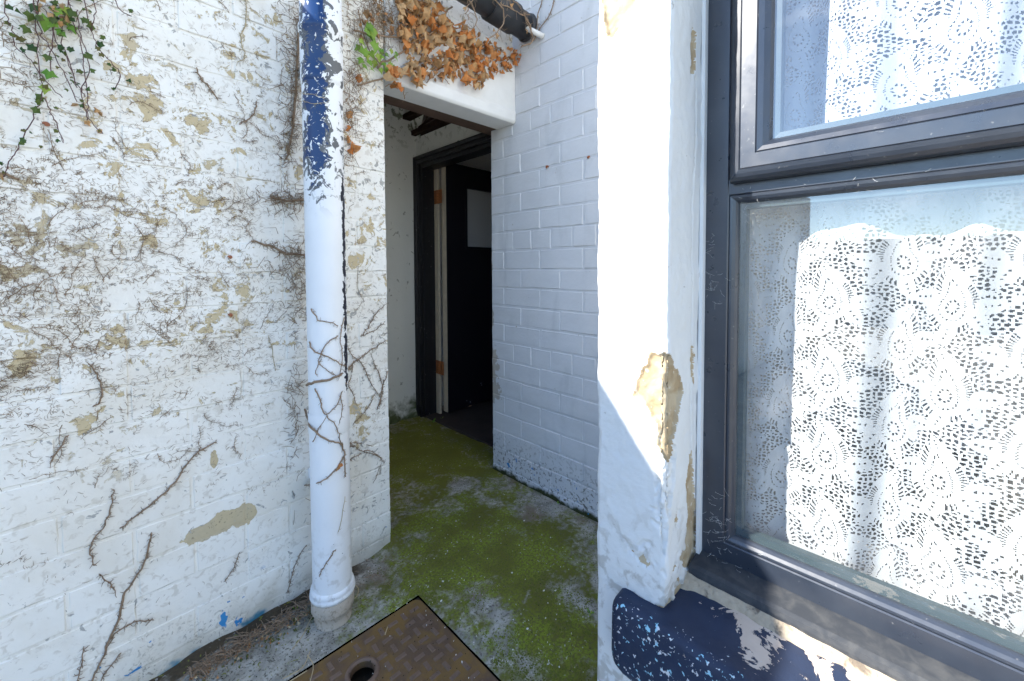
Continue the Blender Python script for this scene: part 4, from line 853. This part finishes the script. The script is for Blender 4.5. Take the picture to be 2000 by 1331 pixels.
for px, py in [(685, 222), (684, 250), (692, 282), (700, 290), (688, 295), (681, 270), (722, 25), (742, 12), (765, 38), (700, 150), (1012, 118), (1028, 100)]: place_leaf(L_OR if px < 705 or px > 1000 else L_TAN, onwall(px, py, .016), random.uniform(.036, .055), di)
for pts, r in [([(700, 165), (760, 150), (830, 120), (900, 100), (980, 95)], .003), ([(735, 130), (790, 100), (850, 60), (880, 10)], .0035), ([(800, 20), (820, 70), (835, 110), (850, 140), (832, 162)], .0022), ([(690, 60), (740, 70), (800, 75), (860, 90)], .0032), ([(752, 168), (785, 172), (790, 196)], .0016), ([(795, 115), (812, 128), (828, 158)], .0016), ([(865, 150), (878, 165)], .0014)]:
    P = spline([onlint(x, y, .012) for x, y in pts], 4); mb = MB(); mb.tube([p + Vector((random.gauss(0, .003), 0, random.gauss(0, .003))) for p in P], r, 5); hairs(mb, P, 60, .02); mb.obj('stem', M_STEM, di, True)
for pts, r in [([(910, -10), (930, 30), (925, 55), (905, 45)], .0018), ([(985, -20), (1000, 15), (1030, 40), (1040, 80), (1018, 92)], .0028), ([(930, -10), (912, 20), (915, 40)], .0016), ([(960, -10), (985, 30), (975, 60), (955, 75)], .0022), ([(1000, 0), (1020, 20), (1036, 60)], .002), ([(975, 5), (1010, 22), (1035, 30)], .002)]:
    P = spline([on(x, y, (0, 1.165, 0), (0, 1, 0)) for x, y in pts], 4); mb = MB(); mb.tube([p + Vector((random.gauss(0, .002), random.gauss(0, .004), random.gauss(0, .002))) for p in P], r, 5); hairs(mb, P, 70, .03, .0009); mb.obj('stem', M_STEM, di, True)
for px, py in [(965, 55), (1000, 8), (1030, 60), (912, 15), (972, 70)]: place_leaf(L_TAN, on(px, py, (0, 1.16, 0), (0, 1, 0)), random.uniform(.025, .04), di, (0, -1, 0), .8)
# living green ivy beside it
gi = empty('green_ivy', 'small clump of fresh green ivy leaves left of the lintel', 'ivy')
GP = [(715, 62), (708, 78), (722, 72), (735, 85), (712, 96), (728, 100), (738, 108), (708, 112), (745, 112), (722, 118), (755, 108), (765, 100), (772, 112), (735, 124), (750, 126), (762, 122), (715, 128), (727, 134), (742, 136), (758, 132), (768, 126), (718, 108), (745, 98), (730, 60), (720, 52), (704, 90), (755, 140), (775, 104)]
for px, py in GP: place_leaf(L_GR, onwall(px + random.uniform(-3, 3), py + random.uniform(-3, 3), random.uniform(.012, .045)), random.uniform(.034, .056) if py < 100 else random.uniform(.024, .040), gi, WN, .45)
MB().tube(spline([onwall(*p, .008) for p in [(700, 20), (708, 60), (722, 100), (745, 128)]], 4), .002, 5).obj('stem', M_STEM, gi, True)
# twig on the brick wall above
tw = MB()
for pts in [[(1042, 80), (1055, 55), (1070, 35), (1080, 10), (1084, -20)], [(1048, 62), (1050, 30), (1058, 5), (1060, -20)]]:
    P = spline([on(x, y, (XW - .008, 0, 0), (1, 0, 0)) for x, y in pts], 4); tw.tube(P, .0022, 5); hairs(tw, P, 60, .014, .0012)
tag(tw.obj('ivy_stem', M_STEM, None, True), 'bare reddish ivy twig climbing the brick wall above the overflow pipe', 'ivy stem', 'dead ivy stems on the brick wall')

# trailing creeper at the top left
cr = empty('creeper', 'trailing creeper with small green leaves hanging from the wall top at the left', 'creeper')
STR = [[(74, -20), (72, 60), (78, 130), (84, 178), (74, 205), (56, 250), (36, 290), (18, 316), (8, 345)], [(58, -20), (80, 60), (105, 108), (130, 150), (150, 200)], [(128, -20), (142, 45), (160, 90), (165, 140), (172, 200), (172, 235)], [(160, -20), (175, 50), (190, 90), (215, 120), (235, 145), (222, 175)], [(8, -20), (14, 35), (26, 60), (28, 90), (60, 118), (90, 160), (120, 190)],
 [(110, -20), (105, 60), (98, 110), (100, 150)], [(90, 20), (110, 80), (128, 110), (148, 160), (168, 190)], [(85, 190), (100, 220), (115, 255), (124, 280)], [(182, -10), (186, 30), (178, 60)], [(150, 20), (158, 70), (175, 130), (160, 180), (172, 228), (200, 262)], [(140, -10), (120, 70), (140, 130), (150, 170)], [(220, -15), (235, 20), (258, 32)]]
for pts in STR:
    P = spline([onwall(x, y, random.uniform(.008, .02)) for x, y in pts], 5); mb = MB(); mb.tube([p + Vector((random.gauss(0, .0012), 0, random.gauss(0, .001))) for p in P], .0009, 4); hairs(mb, P, 45, .007); mb.obj('stem', M_PURPLE, cr, True)
    for k in range(2, len(P)):
        if random.random() < 0.20: place_leaf(L_CR, P[k] + WN * .006 + Vector((random.gauss(0, .008), 0, random.gauss(0, .006))), random.uniform(.008, .017), cr, WN, .7, random.uniform(0, 6.28))
for px, py, s in [(92, 38, .045), (105, 45, .03), (132, 18, .034), (112, 20, .026), (140, 52, .026), (164, 38, .022), (96, 142, .034), (88, 170, .026), (78, 190, .022), (72, 214, .022), (64, 92, .024), (52, 55, .024), (195, 85, .022), (172, 108, .024), (92, 110, .02), (155, 138, .018), (178, 52, .020), (40, 75, .022), (120, 62, .028), (130, 40, .03), (16, 45, .016), (17, 12, .018), (138, 95, .018), (198, 106, .016), (120, 92, .018), (45, 254, .012), (42, 280, .012), (80, 286, .010)]:
    place_leaf(L_GR if s > .025 else L_CR, onwall(px, py, random.uniform(.012, .03)), s, cr, WN, .35, random.uniform(2.2, 4))
for _ in range(46): place_leaf(L_CR if random.random() < .6 else L_TAN, onwall(random.gauss(112, 36), random.gauss(8, 26), random.uniform(.006, .03)), random.uniform(.014, .028), cr, WN, .7)
for px, py in [(4, 340), (150, 205), (172, 240), (195, 255), (200, 225), (185, 215)]: place_leaf(L_TAN, onwall(px, py, .008), .02, cr, WN, .8)
# snail shells
def snail(px, py, pl, lab, r=.006):
    p, nn = pl; c = on(px, py, p, nn); mb = MB(); P = []
    ax = Vector(nn).normalized(); u = ax.cross(Vector((0, 0, 1))).normalized(); v = Vector((0, 0, 1)); ax = -ax if ax.dot(CAM - c) < 0 else ax
    for k in range(26): a = k * .5; q = 1 - k / 27; P.append((c + ax * (r * .3 + r * .75 * (1 - q)) + (u * math.cos(a) + v * math.sin(a)) * r * .62 * q))
    mb.tube(P, [r * .5 * (1 - k / 28) for k in range(26)], 7); tag(mb.obj('snail_shell', M_SNAIL, None, True), lab, 'snail')
WP = (WO + WN * .002, WN); BP = ((XW - .001, 0, 0), (1, 0, 0))
snail(449, 503, WP, 'upper orange snail shell on the yard wall left of the drainpipe'); snail(450, 616, WP, 'lower dark red snail shell on the yard wall left of the drainpipe'); snail(91, 244, WP, 'orange snail shell among the trailing creeper strands')
snail(1069, 327, BP, 'pale snail shell in a joint of the passage brick wall', .008); snail(1150, 308, BP, 'brown snail shell on the passage brick wall beside the pillar', .007)

# weeds
def weed(c, n_, h, lab):
    w_ = empty('weed', lab, 'weed', 'small green weeds')
    for k in range(n_):
        a = random.uniform(0, 6.28); d = Vector((math.cos(a), math.sin(a), random.uniform(.4, 1.2))).normalized() * h * random.uniform(.6, 1.1); s = d.cross(Vector((0, 0, 1))).normalized() * h * .22; m = c + d * .6 + Vector((0, 0, h * .12))
        mesh_obj('leaf', [c, m - s, c + d, m + s, m + Vector((0, 0, .002))], [(0, 1, 4), (1, 2, 4), (2, 3, 4), (3, 0, 4)], M_GREENL, w_, True)
weed(ground(846, 826), 6, .030, 'little green weed at the foot of the black door frame'); weed(ground(862, 820), 4, .022, 'tiny green sprout beside the cream hinge strip foot')
weed(ground(1153, 1200), 5, .016, 'small green weed on the concrete beside the pillar'); weed(ground(578, 1192), 6, .016, 'small green weed in the litter left of the drainpipe foot'); weed(ground(1090, 985), 4, .014, 'tiny weed at the foot of the passage brick wall')

# litter: twigs, straw, dead leaves, flakes of paint and grit
mb = MB()
def stick(c, L, r, up=.15):
    a = random.uniform(0, 6.28); d = Vector((math.cos(a), math.sin(a), random.uniform(-.02, up))) * L; mb.tube([c, c + d * .5 + Vector((0, 0, random.uniform(0, .006))), c + d], [r, r, r * .6], 4, False)
for _ in range(300):
    t = random.random(); px = 372 + (606 - 372) * t; py = 1318 - (1318 - 1180) * t + random.gauss(4, 7); stick(ground(px, py, .006) + Vector((0, 0, random.uniform(0, .012))), random.uniform(.008, .040), random.uniform(.0007, .0019))
for _ in range(40): stick(ground(random.uniform(690, 760), random.uniform(1075, 1150), .004), random.uniform(.006, .02), .0008)
kind(mb.obj('twig_litter', M_STEM, None, True), 'stuff', 'brown twigs and dead plant litter along the wall foot')
for mt_, nm_, cnt_, lab_ in ((M_CRUMB, 'leaf_litter', 90, 'scraps of brown dead leaf along the wall foot'), (M_DARKL, 'green_litter', 60, 'scraps of green and yellow leaf on the concrete by the wall'), (M_STRAW, 'husk_litter', 70, 'pale husks and chaff along the wall foot')):
    xs_v = []; xs_f = []
    for _ in range(cnt_):
        t = random.random(); px = 372 + (606 - 372) * t + random.gauss(0, 12); py = 1318 - (1318 - 1180) * t + abs(random.gauss(4, 26 if nm_ == 'green_litter' else 12)); c = ground(px, py, .006)
        if c.x > CX0 and c.y < CY1 + .01: continue
        mt2 = Matrix.Translation(c + Vector((0, 0, random.uniform(0, .008)))) @ Matrix.Rotation(random.uniform(0, 6.3), 4, 'Z') @ Matrix.Rotation(random.gauss(0, .6), 4, 'X') @ Matrix.Scale(random.uniform(.006, .016), 4); me_ = random.choice(L_TAN)
        i = len(xs_v); xs_v += [mt2 @ v.co for v in me_.vertices]; xs_f += [tuple(i + q for q in p_.vertices) for p_ in me_.polygons]
    kind(mesh_obj(nm_, xs_v, xs_f, mt_, None, True), 'stuff', lab_)
mb = MB()
for pts in [[(632, 1195), (610, 1205), (592, 1240), (570, 1270)], [(690, 1140), (700, 1150), (697, 1165), (688, 1172)], [(552, 1326), (590, 1305), (606, 1272)], [(600, 1280), (612, 1300), (606, 1330)], [(560, 1335), (600, 1310)], [(752, 1240), (757, 1225)]]:
    mb.tube(spline([ground(x, y, .012) for x, y in pts], 4), .0012, 5)
kind(mb.obj('straw_litter', M_STRAW, None, True), 'stuff', 'pale straw stalks lying near the drainpipe foot and manhole')
mb = MB()
def chip(c, s):
    a = random.uniform(0, 6.28); P = []
    for k in range(5): b = a + k * 1.257 + random.uniform(-.4, .4); P.append(c + Vector((math.cos(b) * s, math.sin(b) * s * random.uniform(.5, 1), random.uniform(.001, .004))))
    i = len(mb.v); mb.v += P + [c + Vector((0, 0, -.001))]; mb.f.append((i, i + 1, i + 2, i + 3, i + 4)); mb.f += [(i + 5, i + (k + 1) % 5, i + k) for k in range(5)]
for _ in range(150):
    px = random.uniform(600, 1160); py = random.uniform(880, 1331)
    if px < 760 and py < 1090: continue
    c = ground(px, py, .004); chip(c, random.choice([.0009, .0011, .0014, .0022]))
for px, py in [(865, 1137), (862, 1175), (1000, 1120), (1030, 1230), (1062, 1155), (1024, 1018), (1085, 1155)]: chip(ground(px, py, .004), .0045)
kind(mb.obj('paint_flakes', M_FLAKE, None), 'stuff', 'white paint flakes and grit scattered over the concrete')
mb = MB()
for _ in range(900):
    px = random.uniform(380, 1160); py = random.uniform(820, 1331)
    if px < 760 and py < 1080: continue
    c = ground(px, py, .003); s = random.uniform(.0008, .0022); i = len(mb.v)
    mb.v += [c + Vector((s, 0, 0)), c + Vector((-s * .5, s * .9, 0)), c + Vector((-s * .5, -s * .9, 0)), c + Vector((0, 0, s * 1.2))]; mb.f += [(i, i + 1, i + 3), (i + 1, i + 2, i + 3), (i + 2, i, i + 3)]
kind(mb.obj('grit', M_DIRT, None), 'stuff', 'dark grit and crumbs on the mossy concrete')
mb = MB()
GB = [gb(840, 880, 0.5, 0.6), gb(900, 1060, 0.35, 0.30), gb(1090, 1180, 0.16, 0.30), gb(1090, 1300, 0.11, 0.30), gb(1000, 1080, 0.3, 0.25)]
for _ in range(26000):                                 # moss cushions
    px = random.uniform(690, 1165); py = random.uniform(840, 1345); c = ground(px, py)
    if px < 768 and py < 1085: continue
    if CX0 - .004 < c.x < CX1 + .004 and CY0 < c.y < CY1 + .004: continue
    g_ = max(1 - math.hypot((c.x - q[0][0]) / q[1][0], (c.y - q[0][1]) / q[1][1]) for q in GB) * .75 + 1.1 * noise.fractal(Vector((c.x * 9, c.y * 9, 0)), 1, 2, 5) + .5 * noise.noise(Vector((c.x * 60, c.y * 60, 0)))
    if g_ < 0.25 or c.x > XW - .01: continue
    r = random.uniform(.0012, .0034); h = r * random.uniform(.5, 1.1); i = len(mb.v); a = random.uniform(0, 6.28); z_ = .006 * fbm(c.x * 3, c.y * 3, .3) + .0025 * fbm(c.x * 22, c.y * 22, 1.7, 3) - .0006
    for q in range(5): mb.v.append((c.x + r * math.cos(a + q * 1.2566) * random.uniform(.7, 1.2), c.y + r * math.sin(a + q * 1.2566) * random.uniform(.7, 1.2), z_))
    mb.v.append((c.x, c.y, z_ + h)); mb.f += [(i + q, i + (q + 1) % 5, i + 5) for q in range(5)]
kind(mb.obj('moss', M_MOSS, None, True), 'stuff', 'soft green moss cushions on the concrete of the passage')
# cobwebs and specks on the window frame
mb = MB()
def web(cx, cy, x, nn, sp, L):
    for _ in range(nn):
        p = on(random.gauss(cx, sp), random.gauss(cy, sp * 2), (x, 0, 0), (1, 0, 0)); d = Vector((random.uniform(-.3, .05), random.gauss(0, 1), random.gauss(0, .7))).normalized() * random.uniform(.2, 1) * L; mb.tube([p, p + d * .5 + Vector((-.001, random.gauss(0, .001), -.001)), p + d], .00016, 3, False)
web(1395, 560, .848, 18, 10, .020); web(1400, 1000, .848, 26, 14, .022); web(1405, 1070, .843, 20, 18, .02); web(1440, 1110, .838, 16, 22, .018); web(1465, 408, .851, 16, 10, .014); web(1740, 330, .818, 7, 40, .012); web(1385, 480, .848, 10, 6, .016); web(1640, 375, .85, 7, 50, .010)
kind(mb.obj('cobweb', M_WEB, None), 'stuff', 'dusty cobweb strands on the dark window frame')
